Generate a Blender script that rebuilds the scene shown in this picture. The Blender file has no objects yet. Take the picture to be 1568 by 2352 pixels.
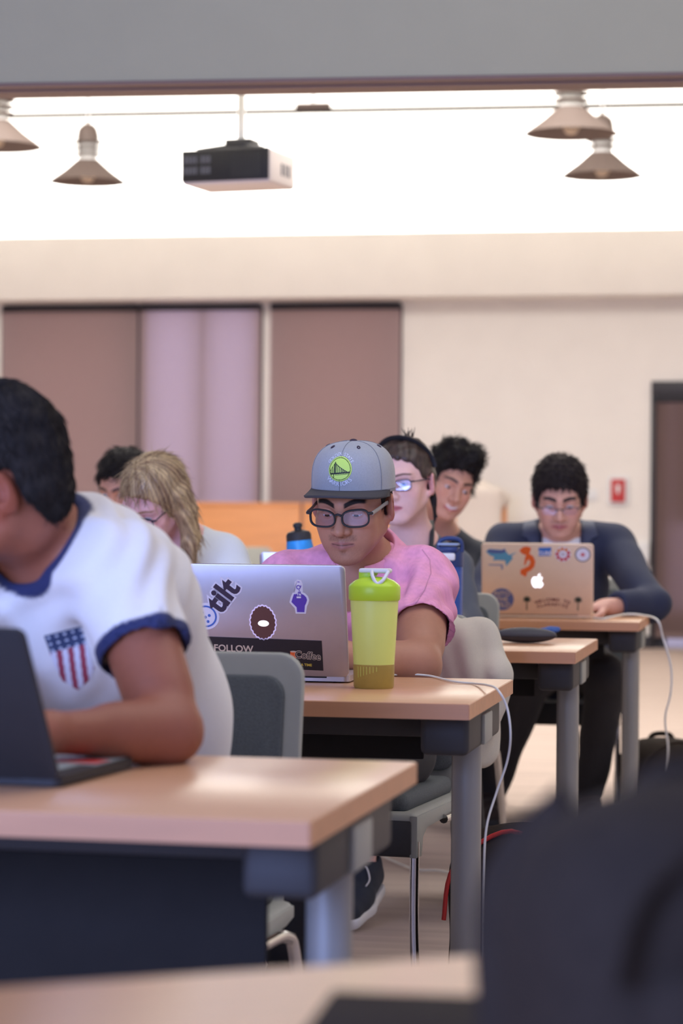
import bpy, bmesh, math, random
import numpy as np
from mathutils import Vector, Matrix, Euler
from mathutils.bvhtree import BVHTree

sc = bpy.context.scene
COL = sc.collection
random.seed(7)
PI = math.pi

# ------------------------------------------------------------------ camera
F_PX = 85.0 / 24.0 * 1568.0          # 85 mm lens on a 24 mm wide upright sensor
CAM_Z = 1.08
ROLL = 0.008
cam_data = bpy.data.cameras.new('camera')
cam_data.lens = 85.0
cam_data.sensor_fit = 'HORIZONTAL'
cam_data.sensor_width = 24.0
cam_data.clip_start = 0.05
cam_data.clip_end = 200.0
cam_data.dof.use_dof = True
cam_data.dof.focus_distance = 5.05
cam_data.dof.aperture_fstop = 4.0
cam = bpy.data.objects.new('camera', cam_data)
COL.objects.link(cam)
cam.matrix_world = Matrix.Translation((0, 0, CAM_Z)) @ Matrix.Rotation(PI / 2, 4, 'X') @ Matrix.Rotation(ROLL, 4, 'Z')
sc.camera = cam

def ray(px, py):
    dx, dy = px - 784.0, py - 1176.0
    c, s = math.cos(ROLL), math.sin(ROLL)
    return (dx * c + dy * s) / F_PX, -(-dx * s + dy * c) / F_PX
def P(px, py, Y):
    a, b = ray(px, py)
    return Vector((a * Y, Y, CAM_Z + b * Y))
def onz(px, py, z):                   # where the pixel's ray meets the height z
    a, b = ray(px, py)
    return P(px, py, (z - CAM_Z) / b)

# ------------------------------------------------------------------ world, lights, exposure
TH = math.radians(10.8)               # the room is turned this much to the lens
U = Vector((math.cos(TH), -math.sin(TH), 0))
V = Vector((math.sin(TH), math.cos(TH), 0))
ROOM = Matrix.Translation((0, 20.0, 0)) @ Matrix.Rotation(-TH, 4, 'Z')   # origin on the back wall

w = bpy.data.worlds.new('dusk'); sc.world = w; w.use_nodes = True
bg = w.node_tree.nodes['Background']
bg.inputs[0].default_value = (0.58, 0.58, 0.82, 1); bg.inputs[1].default_value = 0.42

def area(name, mtx, sx, sy, power, col):
    l = bpy.data.lights.new(name, 'AREA'); l.shape = 'RECTANGLE'; l.size = sx; l.size_y = sy
    l.energy = power; l.color = col
    o = bpy.data.objects.new(name, l); COL.objects.link(o); o.matrix_world = mtx
    return o
def aim(loc, tgt):
    d = (Vector(tgt) - Vector(loc)).normalized()
    return Matrix.Translation(loc) @ d.to_track_quat('-Z', 'Y').to_matrix().to_4x4()
# cove strip on top of the ledge, washing the upper wall
area('cove_light', ROOM @ aim((-1, 0.10, 3.55), (-1, 0.75, 4.6)), 16, 0.25, 290, (1.0, 0.98, 0.95))
# general ceiling lighting, back half and front half of the room
area('ceiling_light_back', ROOM @ aim((0.5, -7.5, 5.05), (0.5, -6.5, 0)), 9, 6, 600, (1.0, 0.96, 0.91))
area('ceiling_light_front', aim((1.6, 4.6, 4.6), (0.2, 4.9, 0)), 3.5, 4.5, 64, (1.0, 0.94, 0.86))
# the lit projection screen at the front of the class, left of and behind the camera
area('projection_screen_light', aim((-3.0, -2.2, 2.0), (0.3, 5.5, 0.9)), 3.0, 2.0, 290, (0.34, 0.47, 1.0))
# dusk light outside the shaded windows
area('dusk_sky_light', ROOM @ aim((-0.5, 3.2, 2.2), (-0.5, 0, 1.6)), 12, 3.0, 200, (0.50, 0.58, 1.0))

vs = sc.view_settings
vs.view_transform = 'Standard'; vs.look = 'None'; vs.gamma = 1.0; vs.use_curve_mapping = False
vs.exposure = 0.72

# ------------------------------------------------------------------ materials
def srgb(r, g, b):
    f = lambda c: (c / 255.0 / 12.92) if c / 255.0 <= 0.04045 else ((c / 255.0 + 0.055) / 1.055) ** 2.4
    return (f(r), f(g), f(b))
def sin_(bs, *names):
    for n in names:
        if n in bs.inputs: return bs.inputs[n]
MATS = {}
def mat(name, col=(0.5, 0.5, 0.5), rough=0.5, metal=0.0, spec=0.5, emit=None, estr=1.0, trans=0.0, ior=1.45, coat=0.0,
        noise=0.0, nscale=20.0, nstretch=(1, 1, 1), bump=0.0, bscale=120.0, attr=False, alpha=1.0, sheen=0.0, sss=0.0):
    if name in MATS: return MATS[name]
    m = bpy.data.materials.new(name); m.use_nodes = True
    nt = m.node_tree; bs = nt.nodes['Principled BSDF']
    bs.inputs['Base Color'].default_value = (*col, 1)
    bs.inputs['Roughness'].default_value = rough; bs.inputs['Metallic'].default_value = metal
    sin_(bs, 'Specular IOR Level').default_value = spec
    bs.inputs['IOR'].default_value = ior
    if trans: sin_(bs, 'Transmission Weight').default_value = trans
    if coat: sin_(bs, 'Coat Weight').default_value = coat
    if sheen: sin_(bs, 'Sheen Weight').default_value = sheen
    if sss:
        sin_(bs, 'Subsurface Weight').default_value = sss
        sin_(bs, 'Subsurface Radius').default_value = (0.012, 0.005, 0.003)
    bs.inputs['Alpha'].default_value = alpha
    if emit:
        sin_(bs, 'Emission Color').default_value = (*emit, 1); sin_(bs, 'Emission Strength').default_value = estr
    src = None
    if attr:
        a = nt.nodes.new('ShaderNodeAttribute'); a.attribute_name = 'Col'; src = a.outputs['Color']
    tc = None
    if noise or bump:
        tc = nt.nodes.new('ShaderNodeTexCoord'); mp = nt.nodes.new('ShaderNodeMapping')
        mp.inputs['Scale'].default_value = nstretch
        nt.links.new(tc.outputs['Object'], mp.inputs['Vector'])
    if noise:
        n = nt.nodes.new('ShaderNodeTexNoise'); n.inputs['Scale'].default_value = nscale; n.inputs['Detail'].default_value = 5
        nt.links.new(mp.outputs[0], n.inputs['Vector'])
        r = nt.nodes.new('ShaderNodeMapRange'); r.inputs[1].default_value = 0.3; r.inputs[2].default_value = 0.7
        r.inputs[3].default_value = 1 - noise; r.inputs[4].default_value = 1 + noise
        nt.links.new(n.outputs[0], r.inputs[0])
        vm = nt.nodes.new('ShaderNodeVectorMath'); vm.operation = 'SCALE'
        if src: nt.links.new(src, vm.inputs[0])
        else: vm.inputs[0].default_value = col
        nt.links.new(r.outputs[0], vm.inputs['Scale']); src = vm.outputs[0]
    if src: nt.links.new(src, bs.inputs['Base Color'])
    if bump:
        n = nt.nodes.new('ShaderNodeTexNoise'); n.inputs['Scale'].default_value = bscale; n.inputs['Detail'].default_value = 3
        nt.links.new(mp.outputs[0], n.inputs['Vector'])
        b = nt.nodes.new('ShaderNodeBump'); b.inputs['Strength'].default_value = bump; b.inputs['Distance'].default_value = 0.002
        nt.links.new(n.outputs[0], b.inputs['Height']); nt.links.new(b.outputs[0], bs.inputs['Normal'])
    MATS[name] = m
    return m
S = srgb
M = dict(
    wall=mat('cream_paint', S(242, 236, 229), 0.75, noise=0.02, nscale=3),
    wall_up=mat('white_paint', S(245, 243, 240), 0.8, noise=0.01, nscale=3),
    beam=mat('blue_grey_paint', S(176, 174, 150), 0.7, noise=0.02, nscale=4),
    beam_under=mat('brown_trim', S(130, 108, 104), 0.6, noise=0.06, nscale=8, nstretch=(0.2, 1, 1)),
    ceil=mat('ceiling_white', S(240, 238, 232), 0.85, noise=0.01, nscale=2),
    wood_part=mat('orange_maple', S(232, 160, 104), 0.45, noise=0.06, nscale=6, nstretch=(0.3, 1, 3)),
    dark_frame=mat('dark_bronze', S(48, 46, 52), 0.5, noise=0.04, nscale=9),
    glass=mat('window_glass', (1, 1, 1), 0.05, trans=1.0, ior=1.1),
    top=mat('maple_laminate', S(214, 164, 124), 0.28, spec=0.75, noise=0.07, nscale=7, nstretch=(0.35, 6, 6)),
    edge=mat('maple_edge_band', S(204, 146, 104), 0.4, noise=0.08, nscale=9, nstretch=(0.3, 5, 5)),
    black=mat('black_metal', S(56, 55, 56), 0.55, noise=0.04, nscale=20),
    panel=mat('matte_black_panel', S(48, 46, 45), 0.95, spec=0.08, noise=0.04, nscale=20),
    steel=mat('satin_grey_steel', S(150, 150, 147), 0.42, metal=0.35, noise=0.03, nscale=30, nstretch=(1, 1, 0.1)),
    chrome=mat('chrome', S(205, 205, 205), 0.16, metal=1.0, noise=0.02, nscale=10),
    fabric=mat('slate_upholstery', S(92, 97, 98), 0.9, noise=0.12, nscale=260, bump=0.5, bscale=420),
    plastic=mat('grey_plastic', S(158, 160, 152), 0.5, noise=0.02, nscale=25),
    alu=mat('brushed_aluminium', S(188, 182, 186), 0.36, metal=0.75, noise=0.015, nscale=60),
    gold=mat('gold_case', S(236, 206, 174), 0.45, metal=0.1, noise=0.015, nscale=60),
    blackplastic=mat('black_plastic', S(50, 49, 50), 0.55, spec=0.3, noise=0.04, nscale=30),
    blackbag=mat('black_nylon', S(50, 43, 38), 0.9, spec=0.12, noise=0.1, nscale=60, bump=0.3, bscale=300),
    screen=mat('lit_screen', (0.02, 0.02, 0.02), 0.2, emit=(0.62, 0.68, 1.0), estr=2.2),
    hair_b=mat('black_hair', S(40, 36, 34), 0.75, spec=0.2, noise=0.3, nscale=60, nstretch=(4, 4, 0.6), bump=0.6, bscale=160),
    skin=mat('skin', attr=True, rough=0.52, spec=0.4, noise=0.03, nscale=90, bump=0.08, bscale=500, sss=0.06),
    cloth=mat('woven_cloth', attr=True, rough=0.88, noise=0.03, nscale=350, bump=0.15, bscale=700, sheen=0.05),
    hairc=mat('dyed_hair', attr=True, rough=0.42, noise=0.18, nscale=40, nstretch=(3, 3, 0.6)),
    decal=mat('flat_print', attr=True, rough=0.6, noise=0.01, nscale=80),
    white=mat('white_plastic', S(232, 232, 232), 0.45, noise=0.01, nscale=30),
    cable=mat('white_cable', S(222, 220, 212), 0.5, noise=0.01, nscale=30),
    red=mat('red_paint', S(196, 52, 48), 0.45, noise=0.02, nscale=30),
)

# ------------------------------------------------------------------ mesh helpers
def link(o, parent=None):
    COL.objects.link(o)
    if parent is not None: o.parent = parent
    return o
def tag(o, label, cat, group=None):
    o['label'] = label; o['category'] = cat
    if group: o['group'] = group
    return o
def thing(name, label, cat, loc=(0, 0, 0), rotz=0.0, group=None):
    o = bpy.data.objects.new(name, None); o.empty_display_size = 0.05
    COL.objects.link(o); o.location = loc; o.rotation_euler = (0, 0, rotz)
    return tag(o, label, cat, group)
def mesh_obj(name, verts, faces, m, parent=None, smooth=True, cols=None, loc=None, rot=None, facecols=None):
    me = bpy.data.meshes.new(name)
    if isinstance(verts, np.ndarray) and isinstance(faces, np.ndarray):
        nv, nf, k = len(verts), len(faces), faces.shape[1]
        me.vertices.add(nv); me.vertices.foreach_set('co', verts.astype(np.float32).ravel())
        me.loops.add(nf * k); me.loops.foreach_set('vertex_index', faces.astype(np.int32).ravel())
        me.polygons.add(nf); me.polygons.foreach_set('loop_start', np.arange(0, nf * k, k, dtype=np.int32))
        me.update(calc_edges=True); me.validate()
    else:
        me.from_pydata([tuple(v) for v in verts], [], [tuple(f) for f in faces]); me.update()
    if cols is not None:
        a = me.color_attributes.new('Col', 'FLOAT_COLOR', 'POINT')
        c4 = np.ones((len(verts), 4), np.float32); c4[:, :3] = cols
        a.data.foreach_set('color', c4.ravel())
    if facecols is not None:
        a = me.color_attributes.new('Col', 'FLOAT_COLOR', 'CORNER')
        c4 = np.ones((len(me.loops), 4), np.float32)
        c4[:, :3] = np.repeat(facecols, 4, axis=0)
        a.data.foreach_set('color', c4.ravel())
    if m is not None: me.materials.append(m)
    if smooth: me.polygons.foreach_set('use_smooth', [True] * len(me.polygons))
    o = bpy.data.objects.new(name, me); link(o, parent)
    if loc is not None: o.location = loc
    if rot is not None: o.rotation_euler = rot
    return o
def bm_obj(name, bm, m, parent=None, smooth=False, loc=None, rot=None):
    me = bpy.data.meshes.new(name); bm.to_mesh(me); bm.free()
    if m is not None: me.materials.append(m)
    if smooth: me.polygons.foreach_set('use_smooth', [True] * len(me.polygons))
    o = bpy.data.objects.new(name, me); link(o, parent)
    if loc is not None: o.location = loc
    if rot is not None: o.rotation_euler = rot
    return o
def autosmooth(o, ang=40):
    me = o.data
    me.polygons.foreach_set('use_smooth', [True] * len(me.polygons))
    bm = bmesh.new(); bm.from_mesh(me)
    for e in bm.edges:
        if len(e.link_faces) == 2 and e.calc_face_angle(0) > math.radians(ang): e.smooth = False
    bm.to_mesh(me); bm.free()
    return o
def add_box(bm, lo, hi):
    vs_ = [bm.verts.new((x, y, z)) for x in (lo[0], hi[0]) for y in (lo[1], hi[1]) for z in (lo[2], hi[2])]
    for f in ((0, 1, 3, 2), (4, 6, 7, 5), (0, 4, 5, 1), (2, 3, 7, 6), (0, 2, 6, 4), (1, 5, 7, 3)):
        bm.faces.new([vs_[i] for i in f])
    return vs_
def box(name, lo, hi, m, parent=None, bevel=0.0, seg=2, loc=None, rot=None):
    bm = bmesh.new(); add_box(bm, lo, hi)
    if bevel:
        bmesh.ops.bevel(bm, geom=list(bm.edges), offset=bevel, segments=seg, profile=0.5, affect='EDGES')
    o = bm_obj(name, bm, m, parent, loc=loc, rot=rot)
    return autosmooth(o) if bevel else o
def prism_bm(pts, y0, y1, bm=None):
    """outline in (x, z), extruded along y"""
    bm = bm or bmesh.new()
    a = [bm.verts.new((p[0], y0, p[1])) for p in pts]; b = [bm.verts.new((p[0], y1, p[1])) for p in pts]
    n = len(pts)
    bm.faces.new(a); bm.faces.new(b[::-1])
    for i in range(n): bm.faces.new((a[i], b[i], b[(i + 1) % n], a[(i + 1) % n]))
    bmesh.ops.recalc_face_normals(bm, faces=list(bm.faces))
    return bm
def prism(name, pts, y0, y1, m, parent=None, bevel=0.0, loc=None, rot=None, tri=True):
    bm = prism_bm(pts, y0, y1)
    if bevel:
        es = [e for e in bm.edges if abs(e.verts[0].co.y - e.verts[1].co.y) < 1e-6]
        bmesh.ops.bevel(bm, geom=es, offset=bevel, segments=2, profile=0.5, affect='EDGES')
    if tri: bmesh.ops.triangulate(bm, faces=[f for f in bm.faces if len(f.verts) > 4])
    return autosmooth(bm_obj(name, bm, m, parent, loc=loc, rot=rot))
def rrect(w, h, r, cx=0, cz=0, n=6):
    out = []
    for sx, sz, a0 in ((1, 1, 0), (-1, 1, 90), (-1, -1, 180), (1, -1, 270)):
        for i in range(n + 1):
            a = math.radians(a0 + 90 * i / n)
            out.append((cx + sx * (w / 2 - r) + r * math.cos(a), cz + sz * (h / 2 - r) + r * math.sin(a)))
    return out
def circ(r, cx=0, cz=0, n=28, rz=None):
    return [(cx + r * math.cos(2 * PI * i / n), cz + (rz or r) * math.sin(2 * PI * i / n)) for i in range(n)]
def tube_data(path, rad, n=10, closed=False, flat=None):
    """path list of Vectors; rad number or list; flat = (a, b) scale of the section along side / normal"""
    path = [Vector(p) for p in path]; k = len(path)
    rad = rad if isinstance(rad, (list, tuple)) else [rad] * k
    vs_, fs = [], []
    prevn = None
    for i, p in enumerate(path):
        if closed: t = path[(i + 1) % k] - path[i - 1]
        else: t = path[min(i + 1, k - 1)] - path[max(i - 1, 0)]
        t.normalize()
        if prevn is None:
            ref = Vector((0, 0, 1)) if abs(t.z) < 0.9 else Vector((0, 1, 0))
            nn = (ref - t * ref.dot(t)).normalized()
        else:
            nn = (prevn - t * prevn.dot(t)).normalized()
        prevn = nn; bb = t.cross(nn)
        fa, fb = flat or (1, 1)
        for j in range(n):
            a = 2 * PI * j / n
            vs_.append(p + nn * (rad[i] * fa * math.cos(a)) + bb * (rad[i] * fb * math.sin(a)))
    for i in range(k if closed else k - 1):
        i2 = (i + 1) % k
        for j in range(n):
            fs.append((i * n + j, i * n + (j + 1) % n, i2 * n + (j + 1) % n, i2 * n + j))
    if not closed:
        fs.append(tuple(range(n))[::-1]); fs.append(tuple((k - 1) * n + j for j in range(n)))
    return vs_, fs
def tube(name, path, rad, m, parent=None, n=10, closed=False, flat=None, smooth_path=0):
    path = [Vector(p) for p in path]
    if smooth_path: path = catmull(path, smooth_path)
    vs_, fs = tube_data(path, rad if not (isinstance(rad, (list, tuple)) and smooth_path) else list(np.interp(np.linspace(0, 1, len(path)), np.linspace(0, 1, len(rad)), rad)), n, closed, flat)
    return autosmooth(mesh_obj(name, vs_, fs, m, parent), 60)
def catmull(pts, n):
    out = []
    k = len(pts)
    for i in range(k - 1):
        p0, p1, p2, p3 = pts[max(i - 1, 0)], pts[i], pts[i + 1], pts[min(i + 2, k - 1)]
        for j in range(n):
            t = j / n
            out.append(0.5 * ((2 * p1) + (p2 - p0) * t + (2 * p0 - 5 * p1 + 4 * p2 - p3) * t * t + (3 * p1 - p0 - 3 * p2 + p3) * t ** 3))
    out.append(pts[-1].copy())
    return out
def lathe(name, prof, m, parent=None, n=32, loc=None, rot=None, closed=False):
    vs_, fs = [], []
    for r, z in prof:
        for j in range(n):
            a = 2 * PI * j / n; vs_.append((r * math.cos(a), r * math.sin(a), z))
    k = len(prof)
    for i in range(k if closed else k - 1):
        i2 = (i + 1) % k
        for j in range(n): fs.append((i * n + j, i * n + (j + 1) % n, i2 * n + (j + 1) % n, i2 * n + j))
    if not closed:
        if prof[0][0] > 1e-4: fs.append(tuple(range(n))[::-1])
        if prof[-1][0] > 1e-4: fs.append(tuple((k - 1) * n + j for j in range(n)))
    return autosmooth(mesh_obj(name, vs_, fs, m, parent, loc=loc, rot=rot), 35)
def text_mesh(s, size, bold=0.0, extrude=0.0002):
    cu = bpy.data.curves.new('t', 'FONT'); cu.body = s; cu.size = size; cu.offset = bold * size; cu.extrude = extrude
    cu.align_x = 'CENTER'; cu.align_y = 'CENTER'; cu.resolution_u = 3
    o = bpy.data.objects.new('t', cu); COL.objects.link(o)
    dg = bpy.context.evaluated_depsgraph_get(); dg.update()
    me = bpy.data.meshes.new_from_object(o.evaluated_get(dg))
    bpy.data.objects.remove(o); bpy.data.curves.remove(cu)
    return me
def lettering(name, s, size, m, parent, x, z, y, rot=0.0, bold=0.0, sx=1.0, extrude=0.0002):
    """flat lettering in the x-z plane facing -y"""
    me = text_mesh(s, size, bold, extrude)
    c, q = math.cos(rot), math.sin(rot)
    for v in me.vertices:
        a, b, d = v.co.x * sx, v.co.y, v.co.z
        v.co = (x + a * c - b * q, y - d, z + a * q + b * c)
    me.materials.clear(); me.materials.append(m)
    o = bpy.data.objects.new(name, me); link(o, parent)
    return o

# ------------------------------------------------------------------ sculpting: distance fields meshed by surface nets
class Frame:
    def __init__(s, o=(0, 0, 0), yaw=0, pitch=0, roll=0, scale=1.0, R=None):
        """face looks along local -y; yaw>0 turns it to picture right, pitch>0 looks down, roll>0 tips the crown to picture right"""
        s.o = np.array(o, float); s.s = scale
        if R is None:
            R = np.array(Matrix.Rotation(math.radians(yaw), 3, 'Z') @ Matrix.Rotation(math.radians(roll), 3, 'Y') @ Matrix.Rotation(math.radians(pitch), 3, 'X'))
        s.R = np.array(R)
    def loc(s, X, Y, Z):
        a, b, c = X - s.o[0], Y - s.o[1], Z - s.o[2]; R = s.R
        return [(R[0, i] * a + R[1, i] * b + R[2, i] * c) / s.s for i in range(3)]
    def w(s, p):
        return Vector(s.o + s.R @ (np.array(p, float) * s.s))
    def mtx(s):
        m = Matrix.Identity(4)
        for i in range(3):
            for j in range(3): m[i][j] = s.R[i, j] * s.s
            m[i][3] = s.o[i]
        return m
class Sculpt:
    def __init__(s): s.ops = []
    def _add(s, fn, lo, hi, k, op, fr):
        lo, hi = np.array(lo, float), np.array(hi, float)
        if fr is not None:
            cs = np.array([[(lo, hi)[a][0], (lo, hi)[b][1], (lo, hi)[c][2]] for a in (0, 1) for b in (0, 1) for c in (0, 1)])
            cs = fr.o + (cs * fr.s) @ fr.R.T
            lo, hi = cs.min(0), cs.max(0)
            g = fn; fn = lambda X, Y, Z: g(*fr.loc(X, Y, Z)) * fr.s
        s.ops.append((fn, lo, hi, k, op))
    def ell(s, c, r, k=0.01, op='u', fr=None, rot=None):
        c = np.array(c, float); r = np.array(r if np.ndim(r) else (r, r, r), float)
        if rot is not None:
            q = np.array(Euler([math.radians(a) for a in rot]).to_matrix())
            m = float(r.max())
            def fn(X, Y, Z):
                a, b, d = X - c[0], Y - c[1], Z - c[2]
                e = [q[0, i] * a + q[1, i] * b + q[2, i] * d for i in range(3)]
                k0 = np.sqrt((e[0] / r[0]) ** 2 + (e[1] / r[1]) ** 2 + (e[2] / r[2]) ** 2)
                k1 = np.sqrt((e[0] / r[0] ** 2) ** 2 + (e[1] / r[1] ** 2) ** 2 + (e[2] / r[2] ** 2) ** 2) + 1e-9
                return k0 * (k0 - 1) / k1
            s._add(fn, c - m, c + m, k, op, fr)
        else:
            def fn(X, Y, Z):
                a, b, d = X - c[0], Y - c[1], Z - c[2]
                k0 = np.sqrt((a / r[0]) ** 2 + (b / r[1]) ** 2 + (d / r[2]) ** 2)
                k1 = np.sqrt((a / r[0] ** 2) ** 2 + (b / r[1] ** 2) ** 2 + (d / r[2] ** 2) ** 2) + 1e-9
                return k0 * (k0 - 1) / k1
            s._add(fn, c - r, c + r, k, op, fr)
        return s
    def rc(s, a, b, ra, rb, k=0.01, op='u', fr=None, sq=None):
        """round cone; sq = (unit axis, factor): distances along the axis are stretched, so the cone is flattened there"""
        a, b = np.array(a, float), np.array(b, float); ba = b - a; L2 = float(ba @ ba) + 1e-12
        n, fac = (np.array(sq[0], float), sq[1]) if sq else (None, 1)
        def fn(X, Y, Z):
            x, y, z = X - a[0], Y - a[1], Z - a[2]
            t = np.clip((x * ba[0] + y * ba[1] + z * ba[2]) / L2, 0, 1)
            x, y, z = x - ba[0] * t, y - ba[1] * t, z - ba[2] * t
            d2 = x * x + y * y + z * z
            if n is not None:
                q = x * n[0] + y * n[1] + z * n[2]
                d2 = d2 + q * q * (fac * fac - 1)
            return np.sqrt(d2) - (ra + (rb - ra) * t)
        r = max(ra, rb)
        s._add(fn, np.minimum(a, b) - r, np.maximum(a, b) + r, k, op, fr)
        return s
    def rbox(s, c, h, r=0.01, k=0.01, op='u', fr=None):
        c, h = np.array(c, float), np.array(h, float)
        def fn(X, Y, Z):
            a, b, d = np.abs(X - c[0]) - h[0] + r, np.abs(Y - c[1]) - h[1] + r, np.abs(Z - c[2]) - h[2] + r
            return np.sqrt(np.maximum(a, 0) ** 2 + np.maximum(b, 0) ** 2 + np.maximum(d, 0) ** 2) + np.minimum(np.maximum(a, np.maximum(b, d)), 0) - r
        s._add(fn, c - h, c + h, k, op, fr)
        return s
    def plane(s, p, n, k=0.003, fr=None):
        """cuts away the side the normal points to"""
        p, n = np.array(p, float), np.array(n, float); n = n / np.linalg.norm(n)
        fn = lambda X, Y, Z: (X - p[0]) * n[0] + (Y - p[1]) * n[1] + (Z - p[2]) * n[2]
        s._add(fn, (-9, -9, -9), (9, 9, 9), k, 'i', fr); s.ops[-1] = s.ops[-1][:1] + (np.full(3, -1e3), np.full(3, 1e3)) + s.ops[-1][3:]
        return s
    def keep(s, fn, k=0.004, fr=None):
        if fr is not None:
            g = fn; fn = lambda X, Y, Z: g(*fr.loc(X, Y, Z)) * fr.s
        s.ops.append((fn, np.full(3, -1e3), np.full(3, 1e3), k, 'i')); return s
    def mesh(s, res, fine=None, smooth=1):
        us = [o for o in s.ops if o[4] == 'u']
        lo = np.min([o[1] for o in us], 0) - 3 * res; hi = np.max([o[2] for o in us], 0) + 3 * res
        ax = []
        for i in range(3):
            if fine is None: ax.append(np.arange(lo[i], hi[i] + res, res))
            else:
                fl, fh, fr_ = max(fine[0][i], lo[i]), min(fine[1][i], hi[i]), fine[2]
                f = np.arange(fl, fh, fr_)
                a = np.arange(f[0] - res, lo[i] - res, -res)[::-1]; b = np.arange(f[-1] + res, hi[i] + res, res)
                ax.append(np.concatenate([a, f, b]))
        xs, ys, zs = [a.astype(np.float32) for a in ax]
        D = np.full((len(xs), len(ys), len(zs)), 0.5, np.float32)
        for fn, l, h, k, op in s.ops:
            m = max(2.2 * k, 0.02)
            if op == 'i': sl = (slice(None),) * 3
            else:
                sl = tuple(slice(max(0, int(np.searchsorted(a, l[i] - m)) - 1), int(np.searchsorted(a, h[i] + m)) + 1) for i, a in enumerate((xs, ys, zs)))
            X, Y, Z = xs[sl[0]][:, None, None], ys[sl[1]][None, :, None], zs[sl[2]][None, None, :]
            if min(X.size, Y.size, Z.size) == 0: continue
            d = np.asarray(fn(X, Y, Z), np.float32)
            o = D[sl]
            if op == 'u':
                hh = np.clip(0.5 + 0.5 * (o - d) / k, 0, 1); D[sl] = o + (d - o) * hh - k * hh * (1 - hh)
            else:
                if op == 's': d = -d
                hh = np.clip(0.5 - 0.5 * (o - d) / k, 0, 1); D[sl] = o + (d - o) * hh + k * hh * (1 - hh)
        return nets(D, (xs, ys, zs), smooth)
def nets(D, ax, smooth=1):
    I = D < 0
    c = np.zeros(tuple(n - 1 for n in D.shape), np.uint8)
    for a in (0, 1):
        for b in (0, 1):
            for d in (0, 1):
                c += I[a:I.shape[0] - 1 + a, b:I.shape[1] - 1 + b, d:I.shape[2] - 1 + d]
    act = (c > 0) & (c < 8)
    ci = np.argwhere(act); n = len(ci)
    idx = np.full(c.shape, -1, np.int32); idx[act] = np.arange(n)
    pos = np.zeros((n, 3)); cnt = np.zeros(n)
    offs = [(a, b, d) for a in (0, 1) for b in (0, 1) for d in (0, 1)]
    val = {o: D[ci[:, 0] + o[0], ci[:, 1] + o[1], ci[:, 2] + o[2]].astype(np.float64) for o in offs}
    for o in offs:
        for k in range(3):
            if o[k]: continue
            p = list(o); p[k] = 1; p = tuple(p)
            v0, v1 = val[o], val[p]; m = (v0 < 0) != (v1 < 0)
            t = np.where(m, v0 / np.where(m, v0 - v1, 1), 0)
            q = np.array(o, float)[None, :].repeat(n, 0); q[:, k] = t
            pos[m] += q[m]; cnt[m] += 1
    pos = pos / cnt[:, None] + ci
    Vt = np.stack([np.interp(pos[:, i], np.arange(len(ax[i])), ax[i]) for i in range(3)], 1)
    quads = []
    for k in range(3):
        A = np.moveaxis(I, k, 0); s0, s1 = A[:-1, 1:-1, 1:-1], A[1:, 1:-1, 1:-1]
        e = np.argwhere(s0 != s1)
        flip = s0[e[:, 0], e[:, 1], e[:, 2]]
        J = np.moveaxis(idx, k, 0)
        x, y, z = e[:, 0], e[:, 1] + 1, e[:, 2] + 1
        q = np.stack([J[x, y - 1, z - 1], J[x, y, z - 1], J[x, y, z], J[x, y - 1, z]], 1)
        if k == 1: flip = ~flip
        q[~flip] = q[~flip][:, ::-1]
        quads.append(q)
    Q = np.concatenate(quads)
    Q = Q[(Q >= 0).all(1)]
    for _ in range(smooth):
        acc = np.zeros_like(Vt); cn = np.zeros(len(Vt))
        for i in range(4):
            a, b = Q[:, i], Q[:, (i + 1) % 4]
            for j in range(3):
                acc[:, j] += np.bincount(a, Vt[b, j], len(Vt)) + np.bincount(b, Vt[a, j], len(Vt))
            cn += np.bincount(a, minlength=len(Vt)) + np.bincount(b, minlength=len(Vt))
        Vt = Vt * 0.5 + 0.5 * acc / np.maximum(cn, 1)[:, None]
    return Vt, Q
def normals(Vt, Q):
    n = np.cross(Vt[Q[:, 2]] - Vt[Q[:, 0]], Vt[Q[:, 3]] - Vt[Q[:, 1]])
    N = np.zeros_like(Vt)
    for i in range(4):
        for j in range(3): N[:, j] += np.bincount(Q[:, i], n[:, j], len(Vt))
    return N / (np.linalg.norm(N, axis=1, keepdims=True) + 1e-12)
def waves(Pt, freq, seed, n=8, stretch=(1, 1, 1)):
    r = np.random.RandomState(seed); out = 0
    Pt = Pt * np.array(stretch)
    for i in range(n):
        d = r.normal(size=3); d /= np.linalg.norm(d)
        out = out + np.sin(Pt @ d * freq * (0.6 + 0.9 * r.rand()) + r.rand() * 7)
    return out / math.sqrt(n)
def sstep(a, b, x):
    t = np.clip((x - a) / (b - a), 0, 1); return t * t * (3 - 2 * t)
def mixc(c, c2, f):
    return c * (1 - f[:, None]) + np.array(c2)[None, :] * f[:, None]
def flatcol(Vt, rgb): return np.tile(np.array(rgb, float), (len(Vt), 1))

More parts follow.
